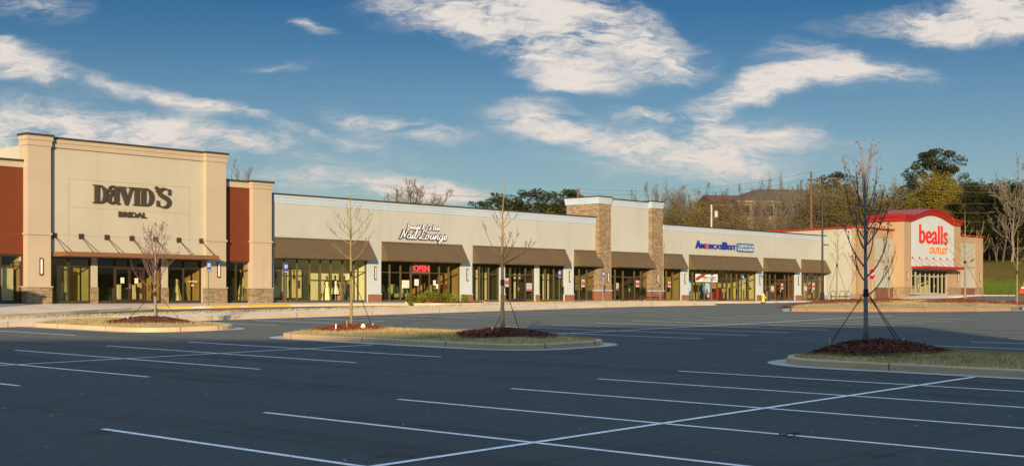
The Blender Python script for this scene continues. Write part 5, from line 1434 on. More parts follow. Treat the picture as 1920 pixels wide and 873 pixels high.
# ---------------------------------------------------------------- office on the hill, poles and lines
def office():
    Y0 = 288; a = math.radians(14)
    fx, fy = site(1, 0); gx, gy = site(0, 1)
    cx, cy = site((1455-960)/F*Y0, Y0)
    t = thing('office_building', 'long tan office block with low brown roof half hidden by hillside thicket', 'office', (cx, cy, 10.5))
    ex = Vector((fx*math.cos(a)+gx*math.sin(a), fy*math.cos(a)+gy*math.sin(a), 0)); ey = Vector((-ex.y, ex.x, 0))
    O = Vector((cx, cy, 0))
    def P(x, y, z): return O+ex*x+ey*y+Vector((0, 0, z))
    WALLM = mat('office_stone', (.19, .145, .095), .9, .15, .5); RF = mat('office_shingle', (.085, .062, .045), .9, .2, 1.5); RF2 = mat('red_shingle', (.10, .045, .036), .9, .2, 1.5); PN = mat('office_pane', (.02, .022, .025), .15)
    m = MB(); x0, x1, ez = -9, 17, 20.9
    def wallbox(x0, x1, y0, y1, z0, z1, mi=0):
        c = P((x0+x1)/2, (y0+y1)/2, (z0+z1)/2); m.obox(c, ex*(x1-x0)/2, ey*(y1-y0)/2, (0, 0, (z1-z0)/2), mi)
    wallbox(x0, x1, 0, 12, 9.5, ez); wallbox(-13.5, x0-.01, 1.5, 12, 9.5, 20.3)
    m.build('wall', WALLM, t)
    m = MB(); wallbox(x0-.4, x1+.4, -.5, -.02, 16.6, 17.0); wallbox(x0-.4, x1+.4, -.5, -.02, 20.4, 20.9); m.build('cornice', mat('office_trim', (.26, .20, .13), .9), t)
    m = MB(); e = .8
    A, B, C, D = P(x0-e, -e, ez+.01), P(x1+e, -e, ez+.01), P(x1+e, 12+e, ez+.01), P(x0-e, 12+e, ez+.01); r0, r1 = P(x0+7.5, 6, ez+3.0), P(x1-5.5, 6, ez+3.0)
    m.face([A, B, r1, r0]); m.face([C, D, r0, r1]); m.face([D, A, r0]); m.face([B, C, r1]); m.face([D, C, B, A]); m.build('roof', RF, t)
    m = MB(); A, B = P(-14.1, .9, 20.32), P(x0+1.2, .9, 20.32); C, D = P(x0+1.2, 12.6, 20.32), P(-14.1, 12.6, 20.32); r0, r1 = P(-14.1, 6.8, 22.4), P(x0+4.5, 6.8, 22.4)
    m.face([A, B, r1, r0]); m.face([C, D, r0, r1]); m.face([D, A, r0]); m.face([D, C, B, A]); m.build('roof', RF2, t, 'dull red gabled roof')
    for i in range(9):
        for z in (12.6, 17.6):
            m = MB(); x = x0+1.0+i*2.8; wallbox(x, x+1.7, -.05, .1, z, z+2.1); m.build('window', PN, t)
    for i in range(2):
        m = MB(); x = -13+i*1.9; wallbox(x, x+1.2, 1.44, 1.6, 17, 19); m.build('window', PN, t)
    return t
office()
POLEW = mat('pole_wood', (.125, .072, .048), .9, .25, 3); POLEG = mat('pole_pale', (.42, .38, .32), .85, .15, 2)
def pole(px, top, Y, m, r, label, arm=True):
    X = (px-960)/F*Y; u, v = site(X, Y); z = terrain(u, v); zt = (HY-top)/F*Y
    t = thing('utility_pole', label, 'pole', (u, v, z)); b = MB(); b.tube([(u, v, z-.3), (u, v, zt)], [r, r*.8], 8); b.build('shaft', m, t)
    if arm:
        c = MB(); fx, fy = site(1, 0); d = Vector((.75*CC, -.75*CS, 0)).normalized(); c.obox((u, v, zt-.7), d*1.1, Vector((-d.y, d.x, 0))*.06, (0, 0, .07))
        c.build('crossarm', m, t)
        for k in (-1, -.4, .4, 1):
            i = MB(); p = Vector((u, v, zt-.6))+d*k; i.lathe(p.x, p.y, [(.04, p.z), (.06, p.z+.08), (.03, p.z+.16)], 6); i.build('insulator', SILVER, t)
    return Vector((u, v, zt))
p0 = pole(744.5, 356, 150, POLEW, .14, 'short wooden pole top behind the nail salon roof', False)
p1 = pole(1084, 354, 175, POLEW, .22, 'thick brown wooden pole beside the entry tower', False)
p2 = pole(1334, 383, 182, POLEG, .15, 'pale slim utility pole behind the optician roof', False)
p3 = pole(1521, 322, 200, POLEW, .20, 'tall brown utility pole beside the parking lamp', False)
tr = MB(); q = p2+Vector((.55, -.4, -1.3)); tr.lathe(q.x, q.y, [(.02, q.z-.5), (.26, q.z-.45), (.28, q.z+.3), (.05, q.z+.45)], 10)
tro = tr.build('transformer', SILVER); tag(tro, 'grey drum transformer hung on the pale slim pole', 'transformer')
WIRE = mat('wire', (.14, .13, .12), .6)
def wire(a, b, sag, label, r=.018):
    m = MB(); n = 16; m.tube([a.lerp(b, i/n)-Vector((0, 0, sag*4*(i/n)*(1-i/n))) for i in range(n+1)], r, 4)
    o = m.build('power_line', WIRE); tag(o, label, 'power line', 'wires strung between the utility poles'); return o
def atp(px, py, Y): u, v = site((px-960)/F*Y, Y); return Vector((u, v, (HY-py)/F*Y))
LBL = 'thin overhead wire strung between utility poles behind the shops'
for dz in (0, -.5): wire(p1+Vector((0, 0, dz)), p3+Vector((0, 0, dz*2)), 1.2, LBL)
wire(p0, p1, .9, LBL)
for k, dz in enumerate((-.55, -1.1, -3.2, -4.6, -6.0, -7.4)):
    wire(p3+Vector((0, 0, dz)), atp(2150, 330+k*17, 214), 1.6, LBL)
for k, dz in enumerate((-.6, -2.2, -3.6)): wire(p2+Vector((0, 0, dz)), p3+Vector((0, 0, dz*1.6-4)), .9, LBL)
# ---------------------------------------------------------------- street furniture
V0 = 70.1
def lamp_post():
    X = (1542-960)/F*100; u, v = site(X, 100); z = ground(u, v)+.25; zt = (HY-336)/F*100
    t = thing('lamp_post', 'tall black parking lamp post with two flat heads before the outlet wall', 'lamp post', (u, v, z))
    BL = mat('black_post', (.014, .013, .012), .4, .1, 3)
    m = MB(); m.tube([(u, v, z+.55), (u, v, zt)], [.085, .06], 8); m.build('shaft', BL, t)
    b = MB(); b.lathe(u, v, [(.24, z-.3), (.24, z+.02), (.17, z+.06), (.15, z+.5), (.11, z+.58)], 12); b.build('base', BL, t)
    fx, fy = site(1, 0); d = Vector((fx, fy, 0)); n = Vector((-fy, fx, 0))
    for k, tilt in ((-1, -.05), (1, .07)):
        h = MB(); h.tube([Vector((u, v, zt-.05)), Vector((u, v, zt-.02))+d*k*.25], .03, 6); h.obox(Vector((u, v, zt+tilt*.6))+d*k*.66, d*.42+Vector((0, 0, tilt*.4)), n*.20, (0, 0, .045)); h.build('lamp_head', BL, t)
    q = MB(); q.obox(Vector((u, v, zt-4.95))+d*.22, d*.22, n*.10, (0, 0, .05)); q.build('flood_lamp', BL, t)
lamp_post()
SBLUE = mat('sign_face_blue', (.02, .10, .42), .5, .05, 3); SWHITE = mat('sign_face_white', (.78, .80, .82), .5, .04, 3); SREDF = mat('sign_face_red', (.50, .02, .025), .5, .05, 3)
POSTG = mat('green_post', (.10, .13, .05), .6, .1, 5); POSTS = mat('steel_post', (.30, .29, .26), .5, .1, 5)
def wheelchair(mb, c, ax, nrm, s):
    """access symbol: head, trunk, seat and wheel in flat bars"""
    def P(x, z): return Vector(c)+ax*x*s+Vector((0, 0, z*s))+nrm*.006
    def bar(a, b, w=.055): mb.tube([P(*a), P(*b)], w*s, 4)
    pts = [P(.02+.26*math.cos(R(a)), -.14+.26*math.sin(R(a))) for a in range(100, 391, 24)]
    mb.tube(pts, .05*s, 4); bar((-.04, .22), (0, -.02), .06); bar((0, -.02), (.22, -.04)); bar((.22, -.04), (.32, -.34)); bar((-.02, .12), (.18, .10), .045)
    mb.lathe(P(-.05, .36).x, P(-.05, .36).y, [(.02*s, P(0, .30).z), (.08*s, P(0, .36).z), (.02*s, P(0, .42).z)], 6)
def access_sign(px, v, top, label, post, diamond=False):
    u = U(px, v); z = swz(u, v); zt = Z(top, u, v)
    t = thing('access_sign', label, 'sign', (u, v, z), 'wheelchair parking signs along the sidewalk')
    m = MB(); m.tube([(u, v, z-.1), (u, v, zt-.02)], .028, 6); m.build('post', post, t)
    w, h = .155, .23; zc = zt-h
    ax = Vector((1, 0, 0)); nr = Vector((0, -1, 0))
    p = MB(); vf = v-.045
    p.box(u-w, u+w, vf-.006, vf, zc-h, zc+h)
    pl = p.build('panel', SBLUE, t)
    q = MB(); q.box(u-.105, u+.105, vf-.009, vf-.0065, zc-.115, zc+.10); q.build('symbol_field', SWHITE, pl)
    y = MB(); wheelchair(y, (u, vf-.008, zc), ax, nr, .22); y.build('symbol', SBLUE, pl)
    k = MB(); k.box(u-w, u+w, vf-.006, vf, zc-h-.17, zc-h-.03); pk = k.build('panel', SBLUE, t)
    k = MB(); k.box(u-w+.03, u+w-.03, vf-.009, vf-.0065, zc-h-.12, zc-h-.08); k.build('lettering', SWHITE, pk)
    return t
access_sign(391, 66.3, 489.5, 'blue wheelchair sign on green post before the bridal shop stone pilaster', POSTG)
access_sign(535.5, 66.3, 492.5, 'blue wheelchair sign on green post before the window with gowns', POSTG)
access_sign(1048.5, 66.3, 505.5, 'blue wheelchair sign on green post before the empty unit with studs', POSTG)
access_sign(1130.7, 66.3, 507.5, 'blue wheelchair sign on pale post before the stone entry tower', POSTS)
access_sign(1334, 66.3, 514, 'blue wheelchair sign on green post standing before the white banner', POSTG)
access_sign(1392.5, 66.3, 514.5, 'blue wheelchair sign on pale post before the optician window end', POSTS)
def stop_sign():
    u, v = gp(1636, 571.5); z = ground(u, v)+.2; zt = Z(501.9, u, v)
    t = thing('stop_sign', 'red octagonal stop sign on a thin post before the outlet', 'sign', (u, v, z))
    a = R(-132); ax = Vector((math.cos(a+math.pi/2), math.sin(a+math.pi/2), 0)); n = Vector((math.cos(a), math.sin(a), 0))
    ax = Vector((.93, .37, 0)).normalized()
    d = Vector((site(1, 0)[0], site(1, 0)[1], 0)); f = Vector((site(0, -1)[0], site(0, -1)[1], 0))
    n = (f*.38-d*.925).normalized(); ax = Vector((-n.y, n.x, 0))
    if ax.dot(d) < 0: ax = -ax
    m = MB(); m.tube([(u, v, z-.1), (u, v, zt-.3)], .032, 6); m.build('post', POSTS, t)
    rr = .41; c = Vector((u, v, zt-rr))+n*.05
    def octa(mb, r, off, th):
        pts = [c+n*off+ax*r*math.cos(R(22.5+45*k))+Vector((0, 0, r*math.sin(R(22.5+45*k)))) for k in range(8)]
        mb.face(pts); mb.face([p-n*th for p in pts][::-1])
        for i in range(8): mb.face([pts[i], pts[(i+1) % 8], pts[(i+1) % 8]-n*th, pts[i]-n*th])
    m = MB(); octa(m, rr, 0, .006); pl = m.build('panel', SWHITE, t)
    m = MB(); octa(m, rr*.93, .006, .003); m.build('red_face', SREDF, pl)
    cu = text_mesh('lettering', 'STOP', -.30, .30, -.12, .13, 0, SWHITE, None, .006, .03)
    for vt in cu.data.vertices:
        p = c+n*(.009-vt.co.y)+ax*vt.co.x+Vector((0, 0, vt.co.z)); vt.co = p
    adopt(cu, pl)
stop_sign()
def hydrant():
    v = 56.5; u = U(1431, v); z = ground(u, v)+.03
    t = thing('fire_hydrant', 'yellow fire hydrant with dark cap standing by the kerb', 'hydrant', (u, v, z))
    Y = mat('hydrant_yellow', (.70, .52, .07), .5, .1, 6); K = mat('hydrant_black', (.02, .02, .02), .5)
    b = MB(); b.lathe(u, v, [(.19, z+.05), (.19, z+.10), (.13, z+.11), (.125, z+.52), (.16, z+.53), (.16, z+.58), (.13, z+.62), (.10, z+.70), (.05, z+.75), (.04, z+.80)], 14); b.build('barrel', Y, t, None, True)
    f = MB(); f.lathe(u, v, [(.20, z-.1), (.20, z+.048)], 14); f.build('flange', K, t)
    for dx, dy, r in ((-1, 0, .055), (1, 0, .055), (0, -1, .075)):
        n = MB(); n.tube([(u+dx*.10, v+dy*.10, z+.42), (u+dx*.24, v+dy*.24, z+.42)], [r, r], 10); n.tube([(u+dx*.241, v+dy*.241, z+.42), (u+dx*.27, v+dy*.27, z+.42)], [r*.6, r*.5], 6); n.build('outlet_nozzle', Y, t)
hydrant()
def trash_can():
    v = 68.2; u = U(1437.6, v); z = swz(u, v); K = mat('can_black', (.02, .022, .022), .5, .1, 4)
    t = thing('trash_can', 'black litter bin with domed lid behind the yellow hydrant', 'litter bin', (u, v, z))
    m = MB(); m.lathe(u, v, [(.26, z), (.30, z+.06), (.31, z+.78), (.33, z+.80), (.33, z+.84)], 16); m.build('body', K, t)
    l = MB(); l.lathe(u, v, [(.32, z+.842), (.30, z+.95), (.18, z+1.03), (.17, z+1.0)], 16); l.build('lid', K, t)
trash_can()
def bench():
    v = 64.6; u0, u1 = U(1199, v), U(1240, v); z = swz((u0+u1)/2, v); K = mat('bench_black', (.02, .018, .016), .45, .1, 5); W = mat('bench_slat', (.07, .035, .022), .6, .2, 5)
    t = thing('bench', 'dark metal bench with slatted seat before the entry tower', 'bench', ((u0+u1)/2, v, z))
    for u in (u0+.05, u0+.75, u1-.75, u1-.05):
        m = MB(); m.box(u-.03, u+.03, v-.25, v-.20, z, z+.62 if u in (u0+.05, u1-.05) else z+.40); m.box(u-.03, u+.03, v+.20, v+.25, z, z+.62 if u in (u0+.05, u1-.05) else z+.40)
        m.box(u-.028, u+.028, v-.198, v+.198, z+.37, z+.41)
        if u in (u0+.05, u1-.05): m.box(u-.035, u+.035, v-.26, v+.26, z+.621, z+.66)
        m.build('leg_frame', K, t)
    s = MB()
    for k in range(5): s.box(u0+.1, u1-.1, v-.24+k*.098, v-.16+k*.098, z+.412, z+.46)
    s.box(u0+.1, u1-.1, v-.245, v-.225, z+.36, z+.41); s.build('seat', W, t)
bench()
def planter():
    v = 66.4; u = U(1204, v); z = swz(u, v); r = random.Random(3)
    t = thing('potted_plant', 'dark green potted plant standing behind the bench end', 'plant', (u, v, z))
    m = MB(); m.lathe(u, v, [(.20, z), (.30, z+.42), (.33, z+.44), (.33, z+.5), (.27, z+.47)], 14); m.build('pot', mat('pot_dark', (.03, .035, .03), .5), t)
    g = np.random.default_rng(2); C = np.array([u, v, z+.85])+g.normal(size=(500, 3))*np.array([.19, .19, .22]); cloud_mesh('leaf_clump', leaf_quads(C, .07, g), 4, L_DARK, None, t)
planter()
def bike_rack():
    v = 60.0; u0, u1 = U(1558, v), U(1593, v); z = max(ground((u0+u1)/2, v)+.1, -.56)
    t = thing('bike_rack', 'low bike rack with three arched loops on one rail', 'bike rack', ((u0+u1)/2, v, z)); K = mat('rack_bronze', (.05, .045, .03), .5, .1, 5)
    r = MB(); r.box(u0, u1, v-.04, v+.04, z+.42, z+.52); r.build('rail', K, t)
    for f in (.12, .60, .93):
        u = u0+(u1-u0)*f; m = MB(); w = .26; m.tube([(u, v-w, z-.05), (u, v-w, z+.75)]+[(u, v-w*math.cos(R(a)), z+.75+w*math.sin(R(a))) for a in range(15, 180, 20)]+[(u, v+w, z+.75), (u, v+w, z-.05)], .028, 6)
        m.build('loop', K, t)
    m = MB(); m.box(u0-.03, u0+.03, v-.05, v+.05, z-.1, z+.68); m.build('end_post', K, t)
bike_rack()
def flag_sign():
    u, v = gp(1931, 570); z = ground(u, v)+.2
    t = thing('feather_flag', 'red and white upright banner flag at the edge of the grass bank', 'flag', (u, v, z)); zt = Z(529, u, v)
    m = MB(); m.tube([(u, v, z-.1), (u, v, zt)], .03, 6); m.build('pole', POSTS, t)
    fx, fy = site(1, 0); d = Vector((fx, fy, 0)); b = Vector((u, v, 0)); z0 = z+.55; H = zt-z0
    for nm, a, c, mm in (('cloth', 0, .44, SREDF), ('cloth', .45, .56, SWHITE), ('cloth', .57, 1, SREDF)):
        m = MB(); w = lambda f: (.75-.35*f)
        m.grid([[b+d*(-w(a))+Vector((0, 0, z0+H*a)), b+Vector((0, .02, z0+H*a)), b+d*w(a)+Vector((0, .06, z0+H*a))], [b+d*(-w(c))+Vector((0, 0, z0+H*c)), b+Vector((0, .02, z0+H*c)), b+d*w(c)+Vector((0, .06, z0+H*c))]])
        m.build(nm, mm, t)
flag_sign()
def debris():
    u, v = gp(1478, 818); z = gquad(u, v, 0)[2]; m = MB(); K = STRAP
    def g(px, py, h): a, b = gp(px, py); return Vector((a, b, gquad(a, b, 0)[2]+h))
    m.tube([g(1461, 817, .01), g(1462, 815.5, .03), g(1466, 816.2, .012), (g(1474, 816.6, .012)), g(1480, 816.4, .03), g(1490, 815.8, .03), g(1501, 815, .02)], .009, 5)
    m.tube([g(1501, 815, .02), g(1492, 818, .03), g(1486, 820.5, .02), g(1479, 821.5, .012), g(1475, 819.5, .02)], .008, 5)
    o = m.build('discarded_strap', K); tag(o, 'crumpled black strap lying across a white stall line', 'strap')
debris()
for px, py, h, label in ((629.5, 607.5, .16, 'short white marker stake at the edge of the red mulch'), (650, 612, .26, 'thin grey pipe stub beside the tan tree trunk'), (681, 612, .12, 'pale stone lump in the red mulch')):
    vq = 33.4 if px < 660 else 31.8; uq = 30.4 if px < 640 else 29.9
    t_ = (px-960)/F; uq = vq*(CC+CS*t_)/(CS-CC*t_) if False else uq
    # keep the stated bearing, pick the spot on the island
    Yq = 43.0; X = t_*Yq; uq, vq = site(X, Yq); z = isl_b.z(uq, vq)+.05
    m = MB()
    if h > .13: m.tube([(uq, vq, z-.05), (uq+.01, vq, z+h)], .022 if h < .2 else .014, 6); nm, cat, mm = 'marker_stake', 'stake', (SWHITE if h < .2 else POSTS)
    else: m.lathe(uq, vq, [(.05, z-.05), (.09, z+.03), (.06, z+.12), (.01, z+.14)], 7); nm, cat, mm = 'stone', 'stone', CONC
    tag(m.build(nm, mm), label, cat)
def valve():
    v = 60; u = U(1167, v); z = ground(u, v)+.15; m = MB()
    for dx in (-.14, .14): m.tube([(u+dx, v, z-.2), (u+dx, v, z+.22)], .07, 8)
    m.tube([(u-.14, v, z+.18), (u+.14, v, z+.18)], .05, 6)
    tag(m.build('backflow_valve', STRAP), 'small black twin pipe valve in the grass before the tower', 'valve')
valve()

# ---------------------------------------------------------------- shrubs in the bed
def shrubs():
    g = np.random.default_rng(4); LG = leaf_mat('spring_shrub_leaves', (.12, .15, .012), (.22, .24, .025))
    for px, w, h, lb in ((768.5, .40, .62, 'yellow green shrub nearest the paper sheet in the salon window'), (785.5, .36, .55, 'small yellow green shrub just before the salon door'), (801.5, .42, .75, 'upright yellow green shrub beside the salon door leaf'), (819.5, .58, .78, 'widest yellow green shrub in the salon bed'), (837.5, .44, .72, 'yellow green shrub between the widest and the lowest'), (850.5, .50, .62, 'low spreading yellow green shrub near the bed end'), (871, .30, .58, 'lone small shrub before the brick pier')):
        v = 64.9+(.25 if px in (801.5, 837.5) else 0); u = U(px, v); z = isl_s.z(u, v)
        t = thing('shrub', lb, 'shrub', (u, v, z), 'shrubs in the bed before the nail salon')
        n = int(1500*w); C = g.normal(size=(n, 3)); C /= np.linalg.norm(C, axis=1)[:, None]; C *= (g.uniform(.25, 1, (n, 1))**.5)*(1+.25*np.sin(5*C[:, :1]+px)); C = C*np.array([w, w*.8, h*.5])+np.array([u, v, z+h*.52])
        cloud_mesh('foliage', leaf_quads(C, .055, g, .2), 4, LG, None, t)
        m = MB()
        for k in range(7): m.tube([(u, v, z-.03), (u+rng.uniform(-w, w)*.6, v+rng.uniform(-w, w)*.5, z+h*.7)], [.012, .005], 4)
        m.build('stem', BARKT, t)
shrubs()

# ---------------------------------------------------------------- things in and on the shop windows
PAPER = mat('paper', (.72, .74, .66), .8, .05, 4); PINKP = mat('poster_red', (.40, .07, .08), .7, .08, 3); LILAC = mat('poster_lilac', (.62, .55, .62), .7, .05, 3); INK = mat('ink', (.05, .05, .07), .7)
def poster(px0, px1, zc0, zc1, v, label, style, dy=-.0):
    """sheet taped inside the glass: board with printed bands"""
    u0, u1 = U(px0, v), U(px1, v); y = v+.165+dy
    t = thing('poster', label, 'poster', ((u0+u1)/2, y, zc0), 'paper signs on the shop windows'); h = zc1-zc0
    m = MB(); m.box(u0, u1, y-.004, y, zc0, zc1); m.build('board', PAPER if style != 'lil' else LILAC, t)
    if style == 'red':
        m = MB(); m.box(u0+.01, u1-.01, y-.007, y-.0045, zc0+h*.24, zc0+h*.72); m.build('colour_band', PINKP, t)
        m = MB(); m.box(u0+.06, u1-.06, y-.007, y-.0045, zc0+h*.80, zc0+h*.90); m.build('print', INK, t); m = MB(); m.box(u0+.06, u1-.06, y-.007, y-.0045, zc0+h*.08, zc0+h*.16); m.build('print', INK, t)
    elif style == 'lil':
        m = MB(); m.box(u0+.02, u1-.02, y-.007, y-.0045, zc0+h*.02, zc0+h*.26); m.build('colour_band', PINKP, t)
        m = MB()
        for f in (.40, .58, .78): m.box(u0+.06, u1-.06, y-.007, y-.0045, zc0+h*f, zc0+h*(f+.06))
        m.build('print', INK, t)
    else:
        m = MB()
        for k in range(5): m.box(u0+.05, u1-.05-.04*(k % 3), y-.007, y-.0045, zc0+h*(.14+.15*k), zc0+h*(.17+.15*k))
        m.build('print', mat('faint_ink', (.35, .36, .33), .8), t)
    return t
def zz(py, px, v=70.1): return Z(py, U(px, v), v)
for a, b, y0, y1, st_, lb in ((948, 956, 537, 521, 'red', 'red banded white sign on the glass beside the bare thin tree'), (989.5, 999.5, 545, 530.5, 'lil', 'lilac and white sign on the glass between the studded unit door and column'),
    (1092.8, 1098.6, 537.5, 524, 'red', 'red banded sign in the narrow window before the stone pier'), (1158, 1162, 543, 530, 'lil', 'tall lilac sign at the glass beside the tower door'), (1194.5, 1201, 537.5, 525.5, 'red', 'red banded sign right of the tower door leaves'.replace('right of', 'past')),
    (1255, 1260, 538, 527.5, 'red', 'faded red sign in the straw coloured window by the stone pier'), (1447.5, 1453.5, 547, 536, 'lil', 'lilac sign on the maroon unit beside the dark doors'), (1466.5, 1470.5, 541.5, 531, 'red', 'red sign on the maroon unit door leaf'),
    (1509.5, 1515, 546.5, 536.5, 'lil', 'lilac sign in the end unit beside its doors'), (1525, 1529.8, 542, 530.5, 'red', 'pale red sign on the end unit door leaf')):
    poster(a, b, zz(y0, a), zz(y1, a), V0, lb, st_, -.03)
poster(756.5, 770, zz(539.5, 763), zz(525, 763), V0, 'large pale paper sheet in the nail salon window', 'txt')
poster(779, 787, zz(535, 783), zz(523, 783), V0, 'white notice on the nail salon door', 'txt', -.05)
poster(815, 820, zz(535, 818), zz(525, 818), V0, 'narrow greenish notice past the nail salon door', 'txt')
poster(820.5, 824.5, zz(541, 822), zz(532, 822), V0, 'small white notice under the narrow greenish one', 'txt')
poster(228, 234.8, Z(530.5, U(231, 69.8), 69.8), Z(520, U(231, 69.8), 69.8), 69.8, 'small white notice on the first bridal door leaf', 'txt', -.05)
poster(254.3, 261, Z(531, U(257, 69.8), 69.8), Z(521, U(257, 69.8), 69.8), 69.8, 'small white notice on the second bridal door leaf', 'txt', -.05)
# OPEN sign
def open_sign():
    u0, u1 = U(775.5, V0), U(806.5, V0); z0, z1 = zz(511.2, 790)+.02, zz(495, 790); y = V0+.09
    t = thing('open_sign', 'lit red OPEN sign hung in the nail salon transom', 'sign', ((u0+u1)/2, y, z0))
    m = MB(); w = .035
    m.box(u0, u1, y-.02, y, z0, z0+w); m.box(u0, u1, y-.02, y, z1-w, z1); m.box(u0, u0+w, y-.02, y, z0+w, z1-w); m.box(u1-w, u1, y-.02, y, z0+w, z1-w); m.build('frame', mat('sign_frame', (.35, .30, .22), .5), t)
    m = MB(); m.box(u0+w, u1-w, y-.01, y-.002, z0+w, z1-w); m.build('back_panel', mat('sign_black', (.02, .015, .015), .5), t)
    o = text_mesh('lettering', 'OPEN', u0+.10, u1-.08, z0+.10, z1-.08, y-.012, emit_mat('neon_red', (.80, .045, .05), .55), t, .03, .02)
open_sign()
# banner
def banner():
    v = V0-.10; u0, u1 = U(1304, v), U(1345.2, v); z0, z1 = Z(528.2, u0, v), Z(512.8, u0, v)
    t = thing('banner', 'white banner with red corner stripe tied across the optician window', 'banner', ((u0+u1)/2, v, z0))
    m = MB(); n = 14; m.grid([[(u0+(u1-u0)*i/n, v+.02*math.sin(i*1.3), z0+.03*math.sin(math.pi*i/n)) for i in range(n+1)], [(u0+(u1-u0)*i/n, v+.015*math.sin(i*1.1+1), z1-.04*math.sin(math.pi*i/n)) for i in range(n+1)]]); m.build('cloth', mat('banner_white', (.76, .76, .76), .7, .04, 3), t)
    W, H = u1-u0, z1-z0; y = v-.03
    m = MB(); m.face([(u0+.02, y, z0+.10*H), (u0+.02, y, z0+.55*H), (u0+.27*W, y, z1-.03), (u0+.50*W, y, z1-.03)]); m.build('corner_stripe', PINKP, t)
    o = text_mesh('lettering', 'NOW OPEN', -.62, .62, -.13, .13, 0, SWHITE, None, .006, .01); a = math.atan2(.62*H, .36*W)
    for vt in o.data.vertices:
        x, z = vt.co.x, vt.co.z; vt.co = (u0+.235*W+x*math.cos(a)-z*math.sin(a), y-.006, z0+.56*H+x*math.sin(a)+z*math.cos(a))
    adopt(o, t)
    text_mesh('lettering', "AMERICA'S BEST", u0+.33*W, u1-.06*W, z0+.46*H, z0+.68*H, y, INK, t, .005, .01)
    text_mesh('lettering', 'CONTACTS & EYEGLASSES', u0+.33*W, u1-.06*W, z0+.22*H, z0+.37*H, y, INK, t, .005, .005)
banner()
# dress forms and gowns
MANB = mat('mannequin_black', (.015, .013, .014), .4); SATIN = {}
def cloth(nm, c): return mat('cloth_'+nm, c, .6, .12, 3, .2, 12)
def mannequin(px, v, h, label, gown, col, face=0, arms=True, long=True):
    """headless shop form in a dress"""
    u = U(px, v); z = FL+.12
    t = thing('mannequin', label, 'mannequin', (u, v, z)); k = h/1.62
    b = MB(); sx, sy = 1.0, .62
    b.lathe(u, v, [(r*k, z+q*k) for r, q in ((.06, .86), (.165, .90), (.175, .98), (.125, 1.10), (.155, 1.24), (.175, 1.36), (.14, 1.45), (.06, 1.49), (.055, 1.57), (.08, 1.64), (.075, 1.74), (.03, 1.80))], 12, 0, sx, sy)
    for s in (-1, 1) if arms else ():
        b.tube([(u+s*.15*k, v, z+1.42*k), (u+s*.25*k, v-.02, z+1.16*k), (u+s*.19*k, v-.13, z+.94*k)], [.05*k, .042*k, .028*k], 7)
    if not long:
        for s in (-1, 1): b.tube([(u+s*.07*k, v, z+.5*k), (u+s*.07*k, v, z+.04*k)], [.055*k, .035*k], 7)
    b.build('body', MANB, t, None, True)
    d = MB(); r = random.Random(int(px)); rows = []
    prof = ((.132, 1.10), (.185, .95), (.21, .75), (.25, .5), (.32, .22), (.40, .0)) if long else ((.132, 1.10), (.20, .95), (.27, .75), (.32, .45))
    for q, zz_ in ((.165, 1.38),)+((.16, 1.24),)+prof:
        fl = max(0, (1.1-zz_))*.10
        rows.append([(u+math.cos(2*math.pi*j/28)*(q+fl*math.sin(j*2.0+px))*k*1.02, v+math.sin(2*math.pi*j/28)*(q+fl*math.sin(j*2.0+px))*k*(.70 if zz_ > 1 else .8), z+zz_*k) for j in range(28)])
    d.grid(rows, 0, True); d.build('dress', cloth(gown, col), t, None, True)
    s = MB(); s.lathe(u, v, [(.20, FL+.008), (.20, FL+.03), (.03, FL+.05), (.02, z+.5)], 12); s.build('stand', SILVER, t)
    return t
for px, vv, h, lb, nm, c, lg in ((613, V0+.9, 1.55, 'black dress form in a long pale lemon gown', 'lemon', (.70, .70, .40), True), (621, V0+1.15, 1.6, 'black dress form in a long black gown behind the lemon one', 'black', (.02, .02, .025), True), (628.5, V0+.8, 1.6, 'black dress form in a short white skirt', 'white', (.72, .74, .62), False), (637, V0+.95, 1.55, 'black dress form in a long mauve gown', 'mauve', (.32, .17, .15), True), (645.5, V0+1.2, 1.58, 'black dress form behind the mauve gown near the thin tree', 'teal', (.10, .16, .13), True)):
    mannequin(px, vv, h, lb, nm, c, 0, True, lg)
mannequin(330, 69.8+1.0, 1.6, 'bridal dress form in a wide ivory ball gown', 'ivory', (.72, .66, .46), 0, True, True)
mannequin(322, 69.8+1.3, 1.65, 'dress form in a grey blue gown behind the ivory gown', 'greyblue', (.25, .29, .28), 0, True, True)
mannequin(366, 69.8+1.4, 1.5, 'dress form in a dim sage gown near the pilaster', 'sage', (.22, .24, .14), 0, True, True)
mannequin(455, 70+1.0, 1.75, 'tall dress form in a cream gown in the rust wing window', 'cream', (.66, .60, .36), 0, True, True)
mannequin(437, 70+1.2, 1.75, 'tall dress form in a grey gown in the rust wing window', 'grey', (.22, .22, .17), 0, True, True)
